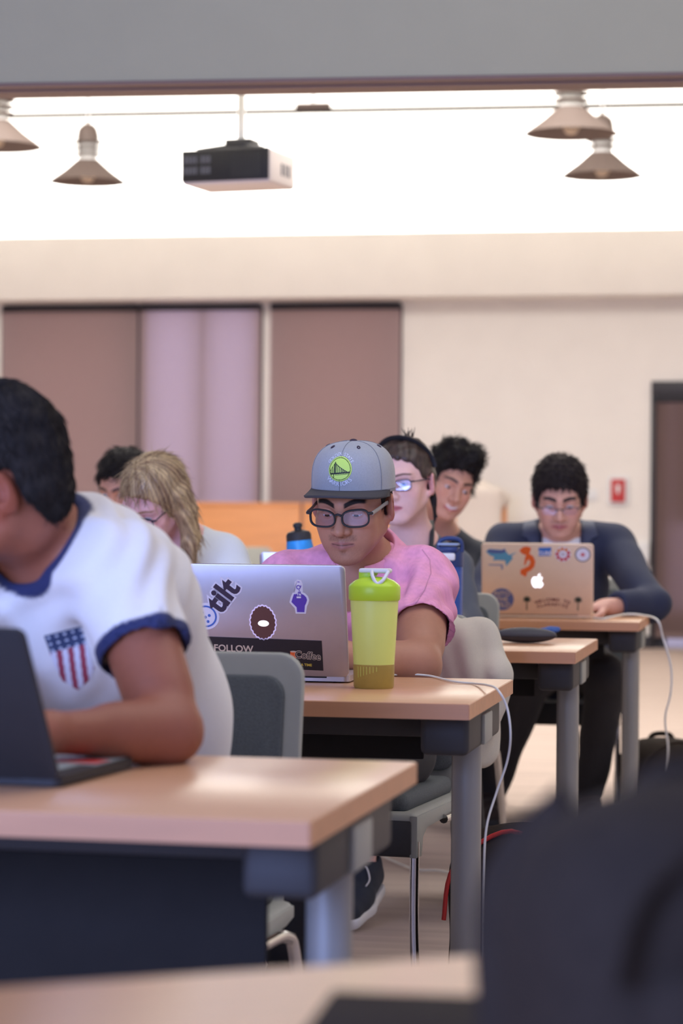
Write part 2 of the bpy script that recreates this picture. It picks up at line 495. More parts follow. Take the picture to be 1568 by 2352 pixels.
# ------------------------------------------------------------------ people
def head_prims(sk, fr, nose=1.0, lid=0.004, smile=0.0, fem=False, wide=1.0, ears=(1, 1)):
    w_ = wide
    e = lambda c, r, k=0.02, op='u', rot=None: sk.ell(c, r, k, op, fr, rot)
    c = lambda a, b, ra, rb, k=0.015, op='u': sk.rc(a, b, ra, rb, k, op, fr)
    e((0, 0.014, 0.036), (0.074 * w_, 0.094, 0.080), 0.01)                 # skull
    e((0, -0.026, -0.012), (0.063 * w_, 0.060, 0.078), 0.03)               # face
    jw = 0.050 if not fem else 0.045
    for q in (-1, 1):
        c((q * jw, 0.004, -0.048), (q * 0.020, -0.062, -0.094), 0.024, 0.018, 0.028)   # jaw
        e((q * 0.042, -0.056, -0.022), (0.021, 0.020, 0.018), 0.025)       # cheek bone
        e((q * 0.034, -0.056, -0.052), (0.020, 0.020, 0.028), 0.03)
    e((0, -0.070, -0.098), (0.020, 0.017, 0.016), 0.02)                    # chin
    c((-0.040, -0.072, 0.021), (0, -0.082, 0.020), 0.011, 0.012, 0.02)     # brow ridge
    c((0.040, -0.072, 0.021), (0, -0.082, 0.020), 0.011, 0.012, 0.02)
    e((0, -0.074, -0.058), (0.028, 0.017, 0.026), 0.02)                    # muzzle
    for q in (-1, 1):
        e((q * 0.033, -0.092, -0.002), (0.019, 0.015, 0.0125), 0.012, 's') # eye socket
    c((0, -0.083, 0.010), (0, -0.103 - 0.006 * nose, -0.034), 0.0075, 0.0095 * nose, 0.010)  # nose
    c((0, -0.080, -0.010), (0, -0.094, -0.036), 0.010, 0.012, 0.012)
    for q in (-1, 1):
        e((q * 0.0135 * nose, -0.094, -0.037), (0.0075, 0.010, 0.0075), 0.007)
        e((q * 0.007, -0.102, -0.0445), (0.0035, 0.005, 0.003), 0.003, 's')
    up = 0.006 * smile
    for q in (-1, 1):                                                      # lips
        c((q * (0.023 + 0.006 * smile), -0.081, -0.0655 + up), (q * 0.005, -0.0915, -0.0615), 0.0028, 0.0042, 0.006)
        c((q * (0.021 + 0.006 * smile), -0.081, -0.0675 + up), (0, -0.0900, -0.0722 - 0.003 * smile), 0.003, 0.0058, 0.007)
        c((q * (0.025 + 0.006 * smile), -0.088, -0.066 + up), (0, -0.0985, -0.0668 - 0.001 * smile), 0.0015, 0.0017, 0.0025, 's')
    for q in (-1, 1):                                                      # eyelids over the eyeball
        ctr = (q * 0.032, -0.0715, -0.001)
        def lids(X, Y, Z, ctr=ctr):
            x, y, z = X - ctr[0], Y - ctr[1], Z - ctr[2]
            d = np.sqrt(x * x + y * y + z * z) - 0.0142
            arc = 1 - (x / 0.0165) ** 2
            lo_, hi_ = -0.0052 * arc, lid * arc + 0.0006
            gap = np.maximum(np.abs(z - (lo_ + hi_) / 2) - (hi_ - lo_) / 2, y + 0.004)
            return np.maximum(np.maximum(d, -gap), -(d + 0.0035))
        sk._add(lids, np.array(ctr) - 0.016, np.array(ctr) + 0.016, 0.003, 'u', fr)
        if ears[0 if q < 0 else 1]:
            e((q * 0.0800 * w_, 0.016, -0.008), (0.0085, 0.021, 0.033), 0.006, 'u', (14, 0, q * 30))
            e((q * 0.0860 * w_, 0.010, -0.004), (0.006, 0.011, 0.019), 0.004, 's', (14, 0, q * 30))
            e((q * 0.073 * w_, 0.004, -0.034), (0.007, 0.008, 0.009), 0.008)
def face_cols(Vt, fr, base, lip, brow, brow_th=0.0045, stubble=0.0, browf=1.0, teeth=False, browtilt=0.0):
    x, y, z = fr.loc(Vt[:, 0], Vt[:, 1], Vt[:, 2])
    col = flatcol(Vt, base)
    inh = (np.abs(x) < 0.1) & (y < -0.02) & (y > -0.15) & (np.abs(z) < 0.14)
    ax = np.abs(x)
    f = sstep(0.030, 0.023, ax) * sstep(-0.081, -0.078, z) * sstep(-0.054, -0.058, z) * sstep(-0.078, -0.084, y) * inh
    lipz = np.abs(z + 0.0672) - (0.0078 - 0.0062 * np.clip(ax / 0.027, 0, 1) ** 1.8)
    f = f * sstep(0.002, -0.001, lipz)
    if stubble:
        g = sstep(0.036, 0.024, ax) * sstep(-0.062, -0.056, z) * sstep(-0.044, -0.048, z) * sstep(-0.07, -0.08, y)
        g = np.maximum(g, 0.9 * sstep(0.009, 0.005, ax) * sstep(-0.092, -0.088, z) * sstep(-0.078, -0.082, z) * sstep(-0.07, -0.08, y))
        g = np.maximum(g, 0.42 * sstep(-0.062, -0.085, z) * (y < 0.0) * (z > -0.14) * (1 - sstep(0.02, 0.03, y)))
        col = mixc(col, np.array(base) * 0.30, np.clip(g * stubble * (0.8 + 0.2 * waves(Vt, 1500, 3)), 0, 1) * (np.abs(x) < 0.09))
    fl = sstep(0.02, 0.0, np.abs(ax - 0.045) - 0.008) * sstep(-0.052, -0.03, z) * sstep(0.0, -0.02, z) * inh
    col = mixc(col, np.array(base) * np.array([1.06, 0.86, 0.84]), 0.4 * fl)
    col = mixc(col, lip, f)
    ml = sstep(0.026, 0.022, ax) * sstep(0.0019, 0.0008, np.abs(z + 0.0668 - 0.0016 * (ax / 0.026) ** 2)) * (y < -0.07) * inh
    if not teeth: col = mixc(col, np.array(lip) * 0.35, 0.85 * ml)
    zb = 0.0205 - browtilt * 0.006 + (0.006 + 0.007 * browtilt) * np.sin(np.clip((ax - 0.010) / 0.042, 0, 1) * PI * 0.75)
    b = sstep(brow_th + 0.0018, brow_th - 0.001, np.abs(z - zb) * (1 + 0.6 * np.clip((ax - 0.03) / 0.03, 0, 1))) * sstep(0.008, 0.013, ax) * sstep(0.056, 0.050, ax) * (y < -0.045) * inh
    ear = sstep(0.070, 0.078, ax) * (y > -0.02) * (y < 0.06) * (np.abs(z) < 0.06)
    col = mixc(col, np.array(base) * np.array([1.0, 0.66, 0.62]), 0.55 * ear)
    if teeth:
        tz_ = sstep(0.022, 0.018, ax) * sstep(0.0040, 0.0030, np.abs(z + 0.0655 - 0.010 * (ax / 0.026) ** 2)) * (y < -0.07) * inh
        col = mixc(col, S(226, 220, 214), tz_)
    return mixc(col, brow, b * browf)
eye_white = mat('eye_white', S(196, 190, 190), 0.25, noise=0.02, nscale=40)
def eyes(person, fr, look=-8, iris=S(40, 26, 20), side=0):
    for q in (-1, 1):
        vs_, fs = [], []
        r = 0.0128
        o = lathe('eye', [(r * math.sin(PI * i / 14), -r * math.cos(PI * i / 14)) for i in range(15)], eye_white, person, n=24)
        m = fr.mtx() @ Matrix.Translation((q * 0.032, -0.0715, -0.001)) @ Matrix.Rotation(math.radians(side), 4, 'Z') @ Matrix.Rotation(math.radians(90 - look), 4, 'X')
        o.matrix_local = m
        im = mat('dark_iris_%d' % int(iris[0] * 1000), iris, 0.15, noise=0.15, nscale=300)
        ir = lathe('iris', [(0.0001, r + 0.0006), (0.003, r + 0.0005), (0.0056, r * 0.91 + 0.0004), (0.0058, r * 0.86)], im, o, n=20)
def cyl_noise_disp(Vt, Q, amp, freq, seed, stretch=(1, 1, 1)):
    N = normals(Vt, Q)
    return Vt + N * (amp * waves(Vt, freq, seed, 9, stretch))[:, None]
def hair_mesh(fr, thick=0.016, line=None, top=0.0, tuft=0.003, freq=160, seed=1, res=0.0035, extra=None, wide=1.0, ragged=0.0022, face_z=0.066, back=-0.075):
    sk = Sculpt()
    t = thick
    sk.ell((0, 0.016, 0.038 + top / 2), (0.074 * wide + t, 0.094 + t, 0.080 + t + top / 2), 0.01, 'u', fr)
    sk.ell((0, 0.030, -0.01), (0.070 * wide + t * 0.8, 0.076 + t * 0.6, 0.075), 0.03, 'u', fr)
    yl = line or ([-0.14, -0.085, -0.07, -0.058, -0.046, -0.036, -0.010, 0.000, 0.030, 0.045, 0.075, 0.14],
                  [face_z + 0.004, face_z, face_z - 0.006, face_z - 0.016, 0.020, -0.018, -0.020, 0.024, 0.024, -0.02, back, back])
    def keepfn(X, Y, Z):
        return np.interp(Y, yl[0], yl[1]) + ragged * (np.sin(X * 310 + 1.3) + np.sin(X * 173 + Y * 240) + 0.7 * np.sin(X * 520 + Y * 150)) - Z
    if extra: extra(sk)
    sk.keep(keepfn, 0.006, fr)
    Vt, Q = sk.mesh(res)
    N = normals(Vt, Q)
    Vt = Vt + N * (tuft * waves(Vt, freq, seed, 10))[:, None]
    return Vt, Q
def strands(parent, Vt, Q, fr, m, n=2500, L=0.014, r=0.0011, seed=1, flow=(0, 0, -1), lift=0.35, cols=None):
    """short tapered hairs lying over the hair mass"""
    rs = np.random.RandomState(seed); N = normals(Vt, Q)
    i = rs.randint(0, len(Vt), n); p, nn = Vt[i], N[i]
    f = fr.R @ np.array(flow, float)
    rad = p - np.array(fr.w((0, 0.02, 0.09)))
    t = f[None, :] + 0.9 * rad / (np.linalg.norm(rad, axis=1, keepdims=True)) + rs.normal(size=(n, 3)) * 0.35
    t -= nn * (t * nn).sum(1, keepdims=True); t /= np.linalg.norm(t, axis=1, keepdims=True) + 1e-9
    s = np.cross(t, nn); ln = (L * (0.6 + 0.8 * rs.rand(n)))[:, None]
    p = p - nn * 0.001
    q1 = p + t * ln * 0.5 + nn * ln * lift * 0.5; q2 = p + t * ln + nn * ln * lift * 0.55
    Vs = np.stack([p - s * r, p + s * r, p + nn * r * 1.2, q1 - s * r * 0.8, q1 + s * r * 0.8, q1 + nn * r, q2 - s * r * 0.2, q2 + s * r * 0.2, q2 + nn * r * 0.2], 1).reshape(-1, 3)
    b = np.array([[0, 1, 4, 3], [1, 2, 5, 4], [2, 0, 3, 5], [3, 4, 7, 6], [4, 5, 8, 7], [5, 3, 6, 8]])
    F = (np.arange(n)[:, None, None] * 9 + b[None]).reshape(-1, 4)
    o = mesh_obj('hair_strands', Vs, F, m, parent, cols=None if cols is None else np.repeat(cols[i], 9, axis=0))
    o['kind'] = 'stuff'
    return o
def glasses(person, fr, frame_m, temple_m, w_=0.050, h_=0.036, r=0.0024, z0=-0.004, y0=-0.102, full=True, sep=0.034, lens_m=None, flat=(1.5, 0.8), pw=3.2):
    g = bpy.data.objects.new('glasses', None)
    # the front is the part's own mesh; lenses and temples are its pieces
    def rim(q):
        pts = []
        for i in range(40):
            a = 2 * PI * i / 40
            ca, sa = math.cos(a), math.sin(a)
            x = math.copysign(abs(ca) ** (2 / pw), ca) * w_ / 2; z = math.copysign(abs(sa) ** (2 / pw), sa) * h_ / 2
            z += (0.0025 if z > 0 else 0.0) * (x * q / (w_ / 2))
            pts.append(Vector((q * sep + x, y0 + 0.008 * ((q * sep + x) / 0.06) ** 2, z0 + z)))
        return pts
    vs_, fs = [], []
    def app(d):
        o = len(vs_); vs_.extend(d[0]); fs.extend([tuple(i + o for i in f) for f in d[1]])
    rims = {q: rim(q) for q in (-1, 1)}
    for q in (-1, 1):
        ring = rims[q]
        if full: app(tube_data(ring, r, 8, True, flat))
        else: app(tube_data([p for p in ring if p.z > z0 - 0.004], r, 8, False))
    yb = y0 - 0.001
    app(tube_data(catmull([Vector((-sep + w_ / 2, yb, z0 + 0.006)), Vector((0, yb - 0.002, z0 + 0.0095)), Vector((sep - w_ / 2, yb, z0 + 0.006))], 4), r * 1.1, 8))
    for q in (-1, 1):
        app(tube_data([Vector((q * (sep + w_ / 2 - 0.002), y0 + 0.007, z0 + 0.010)), Vector((q * (sep + w_ / 2 + 0.008), y0 + 0.013, z0 + 0.010))], r * 1.5, 8))
    front = mesh_obj('glasses', [fr.w(v) for v in vs_], fs, frame_m, person)
    bpy.data.objects.remove(g)
    for q in (-1, 1):
        x = sep + w_ / 2 + 0.008
        path = [Vector((q * x, y0 + 0.011, z0 + 0.010)), Vector((q * (x + 0.002), y0 + 0.05, z0 + 0.010)), Vector((q * 0.0785, 0.000, z0 + 0.011)), Vector((q * 0.079, 0.02, z0 - 0.004))]
        tube('temple', [fr.w(p) for p in path], r * 1.1, temple_m, front, n=8, flat=(1.8 if r > 0.002 else 1, 0.7), smooth_path=4)
        lp = rims[q]; ctr = sum(lp, Vector()) / len(lp)
        inner = [ctr + (p - ctr) * 0.97 for p in lp]
        lv = [fr.w(p) for p in inner] + [fr.w(p + Vector((0, 0.0012, 0))) for p in inner]
        n = len(inner)
        lf = [tuple(range(n))[::-1], tuple(range(n, 2 * n))] + [(i, (i + 1) % n, n + (i + 1) % n, n + i) for i in range(n)]
        mesh_obj('lens', lv, lf, lens_m, front, smooth=False)
    return front
def lens_mat(name, tint=(1, 1, 1), refl=0.12):
    m = bpy.data.materials.new(name); m.use_nodes = True; nt = m.node_tree
    for n in list(nt.nodes): nt.nodes.remove(n)
    o = nt.nodes.new('ShaderNodeOutputMaterial'); t = nt.nodes.new('ShaderNodeBsdfTransparent'); g = nt.nodes.new('ShaderNodeBsdfGlossy')
    t.inputs[0].default_value = (*tint, 1); g.inputs['Roughness'].default_value = 0.03; g.inputs[0].default_value = (0.75, 0.8, 1, 1)
    mx = nt.nodes.new('ShaderNodeMixShader'); fz = nt.nodes.new('ShaderNodeLayerWeight'); fz.inputs[0].default_value = refl
    ad = nt.nodes.new('ShaderNodeMath'); ad.inputs[1].default_value = refl * 0.6
    nt.links.new(fz.outputs['Fresnel'], ad.inputs[0]); nt.links.new(ad.outputs[0], mx.inputs[0])
    nt.links.new(t.outputs[0], mx.inputs[1]); nt.links.new(g.outputs[0], mx.inputs[2]); nt.links.new(mx.outputs[0], o.inputs[0])
    return m
LENS = lens_mat('spectacle_lens', (0.93, 0.94, 1.0), 0.03)
def hand(sk, wrist, d, n, s, curl=0.5, k=0.006):
    """palm and five fingers: d points to the fingertips, n out of the back of the hand, s = +1/-1 thumb side"""
    d = Vector(d).normalized(); n = Vector(n); n = (n - d * n.dot(d)).normalized(); sd = d.cross(n) * s
    w_ = Vector(wrist)
    R = np.array([sd, d, n]).T
    fr = Frame(w_, R=R)
    sk.rbox((0, 0.048, 0), (0.040, 0.046, 0.013), 0.012, 0.014, 'u', fr)
    sk.rc((0, -0.01, 0), (0, 0.02, 0), 0.025, 0.026, 0.015, 'u', fr)
    for i, (x, L) in enumerate(((0.029, 0.070), (0.0095, 0.078), (-0.0105, 0.073), (-0.029, 0.058))):
        p = Vector((x, 0.088, 0)); a = 0.25
        for j, q in enumerate((0.45, 0.32, 0.23)):
            a += curl * (0.55 + 0.3 * j)
            p2 = p + Vector((x * 0.06, math.cos(a), -math.sin(a))) * (L * q)
            sk.rc(p, p2, 0.0088 - 0.0008 * j, 0.0082 - 0.0008 * j, 0.0035, 'u', fr); p = p2
    p = Vector((0.030, 0.020, -0.006))
    for j, (v, L) in enumerate((((0.72, 0.60, -0.30), 0.042), ((0.45, 0.85, -0.25), 0.032), ((0.22, 0.95, -0.2), 0.024))):
        p2 = p + Vector(v).normalized() * L
        sk.rc(p, p2, 0.0125 - 0.0015 * j, 0.0110 - 0.0015 * j, 0.006, 'u', fr); p = p2
def decal(name, target, colfn, u0, u1, v0, v1, Y0, res, m, parent, off=0.0015, direction=(0, 1, 0), origin=None, uvec=(1, 0, 0), vvec=(0, 0, 1)):
    """prints colfn(u, v) onto the surface of target (V, Q) by casting parallel rays"""
    bvh = BVHTree.FromPolygons([tuple(v) for v in target[0]], [tuple(q) for q in target[1]])
    us, vv = np.arange(u0, u1 + res, res), np.arange(v0, v1 + res, res)
    d = Vector(direction).normalized(); o = Vector(origin or (0, Y0, 0)); uu, vw = Vector(uvec), Vector(vvec)
    idx = {}; verts = []
    def vert(i, j):
        if (i, j) in idx: return idx[(i, j)]
        p = o + uu * us[i] + vw * vv[j]
        h = bvh.ray_cast(p, d, 3.0)
        if h[0] is None: idx[(i, j)] = None
        else: idx[(i, j)] = len(verts); verts.append(h[0] - d * off)
        return idx[(i, j)]
    fs, fc = [], []
    for i in range(len(us) - 1):
        for j in range(len(vv) - 1):
            c = colfn((us[i] + us[i + 1]) / 2, (vv[j] + vv[j + 1]) / 2)
            if c is None: continue
            q = [vert(i, j), vert(i + 1, j), vert(i + 1, j + 1), vert(i, j + 1)]
            if None in q: continue
            fs.append(q); fc.append(c)
    if not fs: return None
    return mesh_obj(name, np.array(verts), np.array(fs), m, parent, facecols=np.array(fc))
def inpoly(pts):
    pts = np.array(pts)
    def f(u, v):
        x, y = pts[:, 0], pts[:, 1]; x2, y2 = np.roll(x, -1), np.roll(y, -1)
        c = ((y > v) != (y2 > v)) & (u < (x2 - x) * (v - y) / (y2 - y + 1e-12) + x)
        return bool(c.sum() % 2)
    return f

# ------------------------------------------------------------------ the room
def struct(o):
    o['kind'] = 'structure'; return o
def wall_uv(px, py, d=0.0):
    """pixel -> (u, z) on the plane d metres behind the back wall"""
    a, b = ray(px, py)
    o = Vector((0, 20.0, 0)) + V * d
    # (a t, t) . V = o . V
    t = o.dot(V) / (a * V.x + V.y)
    p = Vector((a * t, t, 0)) - o
    return p.dot(U), CAM_Z + b * t
def room_obj(o):
    o.matrix_world = ROOM; return o
zt = wall_uv(784, 534, -0.4)[1]; zb = wall_uv(784, 683, -0.4)[1]      # ledge top / bottom
uL = wall_uv(4, 900)[0]; uS0, uS1 = wall_uv(603, 900)[0], wall_uv(621, 900)[0]; uR = wall_uv(923, 900)[0]
uD = wall_uv(1494, 1100)[0]; zD = wall_uv(1530, 876)[1]
zsill = 0.3
# floor with its carpet planks
flo = struct(box('floor', (-9, -26, -0.1), (9, 2, 0), mat('carpet_base', S(182, 164, 154), 0.95, noise=0.12, nscale=9, nstretch=(0.15, 2, 1), bump=0.4, bscale=300)))
room_obj(flo)
pl_m = [mat('carpet_plank_%s' % n, S(*c), 0.95, noise=0.10, nscale=14, nstretch=(0.25, 3, 1), bump=0.5, bscale=350)
        for n, c in (('sand', (194, 174, 164)), ('taupe', (182, 162, 152)), ('oat', (202, 184, 174)))]
def plank_mesh(mt):
    bm = bmesh.new(); add_box(bm, (-0.498, -0.123, 0), (0.498, 0.123, 0.006))
    me = bpy.data.meshes.new('plank'); bm.to_mesh(me); bm.free(); me.materials.append(mt); return me
pms = [plank_mesh(m) for m in pl_m]
k = 0
for j in range(33):
    for i in range(5):
        u, v = -3.6 + i * 1.0 + (j * 0.37) % 1.0, -14.6 + j * 0.25
        o = bpy.data.objects.new('plank', pms[(i * 2 + j * 5 + (i * j) % 3) % 3]); link(o, flo)
        o.location = (u, v, 0)
# back wall, pieces round the two shaded openings
wp = bmesh.new()
zceil = 5.2
top_w = zb + 0.25
def wbox(u0, u1, z0, z1, d0=0.0, d1=0.2): add_box(wp, (u0, d0, z0), (u1, d1, z1))
wbox(-9, uL, 0, top_w); wbox(uS0, uS1, 0, top_w); wbox(uR, uD, 0, top_w)
wbox(uL, uS0, 0, zsill); wbox(uS1, uR, 0, zsill); wbox(uL, uS0, zb - 0.03, top_w); wbox(uS1, uR, zb - 0.03, top_w)
wbox(uD, uD + 1.9, zD, top_w); wbox(uD + 1.9, 9, 0, top_w)
wall = room_obj(struct(bm_obj('wall_back', wp, M['wall'])))
room_obj(struct(box('wall_upper', (-9, 0.75, top_w), (9, 0.95, zceil), M['wall_up'])))
room_obj(struct(box('trim_1', (-9, -0.4, zb), (9, 0.75, zt), M['wall'], bevel=0.012)))
room_obj(struct(box('ceiling', (-9, -26, zceil), (9, 1.2, zceil + 0.1), M['ceil'])))
room_obj(struct(box('wall_left', (-9.2, -26, 0), (-9, 1, zceil), M['wall'])))
room_obj(struct(box('wall_right', (9, -26, 0), (9.2, 1, zceil), M['wall'])))
# dropped bulkhead between the front and the back of the room
BM = Matrix.Translation((0, 8.5, 0)) @ Matrix.Rotation(-math.radians(7.7), 4, 'Z')
zB = P(784, 178, 8.5).z
for nm_, lo_, hi_, m_ in (('trim_2', (-9, 0, zB), (9, 0.26, zceil), M['beam']), ('trim_3', (-9, -0.004, zB - 0.012), (9, 0.262, zB), M['beam_under']), ('trim_4', (-9, 0.07, zB - 0.020), (9, 0.12, zB - 0.012), M['beam_under'])):
    o = struct(box(nm_, lo_, hi_, m_, bevel=0.004)); o.matrix_world = BM
# windows: dark frame and glass behind roller shades
def shade_mat(name, col, tr):
    m = bpy.data.materials.new(name); m.use_nodes = True; nt = m.node_tree
    bs = nt.nodes['Principled BSDF']; out = nt.nodes['Material Output']
    bs.inputs['Roughness'].default_value = 0.9
    tl = nt.nodes.new('ShaderNodeBsdfTranslucent'); mx = nt.nodes.new('ShaderNodeMixShader'); mx.inputs[0].default_value = tr
    tc = nt.nodes.new('ShaderNodeTexCoord'); n = nt.nodes.new('ShaderNodeTexNoise'); n.inputs['Scale'].default_value = 90; n.inputs['Detail'].default_value = 4
    mr = nt.nodes.new('ShaderNodeMapRange'); mr.inputs[3].default_value = 0.93; mr.inputs[4].default_value = 1.07
    vm = nt.nodes.new('ShaderNodeVectorMath'); vm.operation = 'SCALE'; vm.inputs[0].default_value = col
    nt.links.new(tc.outputs['Object'], n.inputs['Vector']); nt.links.new(n.outputs[0], mr.inputs[0]); nt.links.new(mr.outputs[0], vm.inputs['Scale'])
    nt.links.new(vm.outputs[0], bs.inputs['Base Color']); nt.links.new(vm.outputs[0], tl.inputs[0])
    nt.links.new(bs.outputs[0], mx.inputs[1]); nt.links.new(tl.outputs[0], mx.inputs[2]); nt.links.new(mx.outputs[0], out.inputs[0])
    return m
SH = shade_mat('mauve_roller_shade', S(202, 176, 176), 0.5)
SHD = shade_mat('brown_door_shade', S(136, 112, 108), 0.42)
u3, u4 = wall_uv(292, 900)[0], wall_uv(342, 900)[0]; u5 = wall_uv(467, 900)[0]; u6 = wall_uv(592, 900)[0]
def window(name, ua, ub, posts, panes, blanks):
    w_ = struct(bpy.data.objects.new(name, None)); link(w_); w_.matrix_world = ROOM
    for a, b in posts: box('window_mullion', (a, -0.014, zsill), (b, 0.12, zb - 0.03), M['dark_frame'], w_, bevel=0.005)
    box('window_sill', (ua, 0.02, zsill), (ub, 0.18, zsill + 0.05), M['dark_frame'], w_)
    for a, b in panes: box('pane', (a, 0.11, zsill + 0.05), (b, 0.118, zb - 0.03), M['glass'], w_)
    for a, b in blanks: box('spandrel_panel', (a, 0.12, zsill + 0.05), (b, 0.15, zb - 0.03), M['wall'], w_)
    return w_
window('window_1', uL, uS0, [(uL, uL + 0.05), (u3 - 0.02, u4), (u5 - 0.03, u5 + 0.03), (u6 - 0.02, uS0)], [(u4, u5 - 0.03), (u5 + 0.03, u6)], [(uL + 0.05, u3 - 0.02)])
window('window_2', uS1, uR, [(uS1, uS1 + 0.05), (uR - 0.05, uR)], [], [(uS1 + 0.05, uR - 0.05)])
def shade(label, ua, ub, z0, z1, m, d=-0.05):
    t = thing('roller_shade', label, 'shade', (0, 0, 0)); t.matrix_world = ROOM @ Matrix.Translation(((ua + ub) / 2, d, z0))
    hw, h = (ub - ua) / 2, z1 - z0
    # gently rippled cloth
    vs_, fs = [], []
    n, k = 24, 6
    for j in range(k + 1):
        for i in range(n + 1):
            x = -hw + 2 * hw * i / n
            vs_.append((x, 0.004 * math.sin(i * 0.9) * (1 - j / k) - 0.006 * math.sin(PI * i / n), h * j / k))
    for j in range(k):
        for i in range(n): a = j * (n + 1) + i; fs.append((a, a + 1, a + n + 2, a + n + 1))
    mesh_obj('shade_cloth', vs_, fs, m, t)
    box('hem_bar', (-hw, -0.012, -0.03), (hw, 0.006, 0.004), M['beam_under'], t, bevel=0.004)
    tube('roller', [(-hw, 0.0, h + 0.02), (hw, 0.0, h + 0.02)], 0.03, M['dark_frame'], t, n=12)
    return t
shade('mauve roller shade over the left window, behind the dark head at the picture edge', uL + 0.02, u3 + 0.10, zsill + 0.1, zb - 0.06, SH)
shade('lavender lit roller shade with window bars showing through', u3 + 0.12, uS0 - 0.01, zsill + 0.1, zb - 0.06, SH)
shade('plain mauve roller shade right of the white strip, above the grey cap', uS1 + 0.01, uR - 0.01, zsill + 0.1, zb - 0.06, SH)
# glazed door at the right with its brown shade
d1 = struct(bpy.data.objects.new('door_1', None)); link(d1); d1.matrix_world = ROOM
box('door_head', (uD, -0.04, zD - 0.12), (uD + 1.9, 0.1, zD), M['dark_frame'], d1, bevel=0.006)
box('door_jamb', (uD, -0.03, 0), (uD + 0.035, 0.1, zD - 0.12), M['dark_frame'], d1, bevel=0.004)
box('door_jamb', (uD + 1.865, -0.03, 0), (uD + 1.9, 0.1, zD - 0.12), M['dark_frame'], d1, bevel=0.004)
box('door_rail', (uD + 0.035, 0.05, 0.08), (uD + 1.865, 0.1, 0.22), M['dark_frame'], d1)
box('door_stile', (uD + 0.035, 0.05, 0.0), (uD + 0.13, 0.1, zD - 0.12), M['dark_frame'], d1)
box('door_stile', (uD + 0.9, 0.05, 0.0), (uD + 1.0, 0.1, zD - 0.12), M['dark_frame'], d1)
box('pane', (uD + 0.13, 0.07, 0.0), (uD + 0.9, 0.078, zD - 0.12), M['glass'], d1)
box('dusk_blocker', (uD + 0.16, 0.11, 1.05), (uD + 0.9, 0.13, zD - 0.12), M['beam_under'], d1)  # added panels block dusk light behind the glass, leaving paler patches on the shade
box('dusk_blocker', (uD + 0.13, 0.11, 0.12), (uD + 0.9, 0.13, 0.35), M['beam_under'], d1)
shade('dark brown roller shade hanging in the doorway at the right edge', uD + 0.04, uD + 1.85, 0.12, zD - 0.16, SHD, 0.0)
box('baseboard_back', (-9, -0.015, 0), (uD, 0.0, 0.1), M['dark_frame']).matrix_world = ROOM
bpy.data.objects['baseboard_back']['kind'] = 'structure'

# low maple partition in front of the shades
def room_thing(name, label, cat, u, d, z=0, group=None):
    t = thing(name, label, cat, group=group); t.matrix_world = ROOM @ Matrix.Translation((u, d, z)); return t
pu0, pu1, pu2 = wall_uv(400, 1200, -0.7)[0], wall_uv(692, 1200, -0.7)[0], wall_uv(1166, 1200, -0.7)[0]
zp = wall_uv(560, 1154, -0.7)[1]
t = room_thing('booth_partition', 'low orange maple partition panel behind the blonde head', 'partition', (pu0 + pu1) / 2, -0.7)
h_ = (pu1 - pu0) / 2 - 0.012
box('panel', (-h_, 0, 0.05), (h_, 0.05, zp - 0.03), M['wood_part'], t, bevel=0.006); box('cap_rail', (-h_, -0.01, zp - 0.03), (h_, 0.06, zp), M['wood_part'], t, bevel=0.006)
box('plinth', (-h_, 0.005, 0), (h_, 0.045, 0.05), M['dark_frame'], t)
t = room_thing('booth_partition', 'low orange maple partition panel ending right of the smiling person', 'partition', (pu1 + pu2) / 2, -0.7)
h_ = (pu2 - pu1) / 2 - 0.012
box('panel', (-h_, 0, 0.05), (h_, 0.05, zp - 0.03), M['wood_part'], t, bevel=0.006); box('cap_rail', (-h_, -0.01, zp - 0.03), (h_, 0.06, zp), M['wood_part'], t, bevel=0.006)
box('plinth', (-h_, 0.005, 0), (h_, 0.045, 0.05), M['dark_frame'], t)
# white coat thrown over its right end, cream cushion on top
def px_room(px, py, d):
    u, z = wall_uv(px, py, d); return ROOM @ Vector((u, d, z))
cfr = Frame(ROOM @ Vector((wall_uv(1098, 1155, -0.72)[0], -0.72, 0)), R=np.array(ROOM.to_3x3()))
sk = Sculpt()
sk.rbox((0.02, -0.075, zp - 0.20), (0.19, 0.050, 0.33), 0.045, 0.05, 'u', cfr)
sk.ell((-0.03, 0.02, zp + 0.07), (0.15, 0.13, 0.12), 0.06, 'u', cfr); sk.ell((0.12, 0.02, zp + 0.03), (0.13, 0.12, 0.08), 0.05, 'u', cfr)
sk.rbox((0.02, 0.115, zp - 0.08), (0.17, 0.040, 0.16), 0.035, 0.05, 'u', cfr)
sk.rbox((0.02, 0.0255, zp - 0.4), (0.6, 0.036, 0.402), 0.004, 0.004, 's', cfr)
Vt, Q = sk.mesh(0.012)
Vt = cyl_noise_disp(Vt, Q, 0.010, 24, 3, (1.3, 1.3, 0.4))
tag(mesh_obj('white_coat', Vt, Q, M['cloth'], cols=flatcol(Vt, S(226, 214, 204))), 'white coat draped over the right end of the maple partition', 'coat')
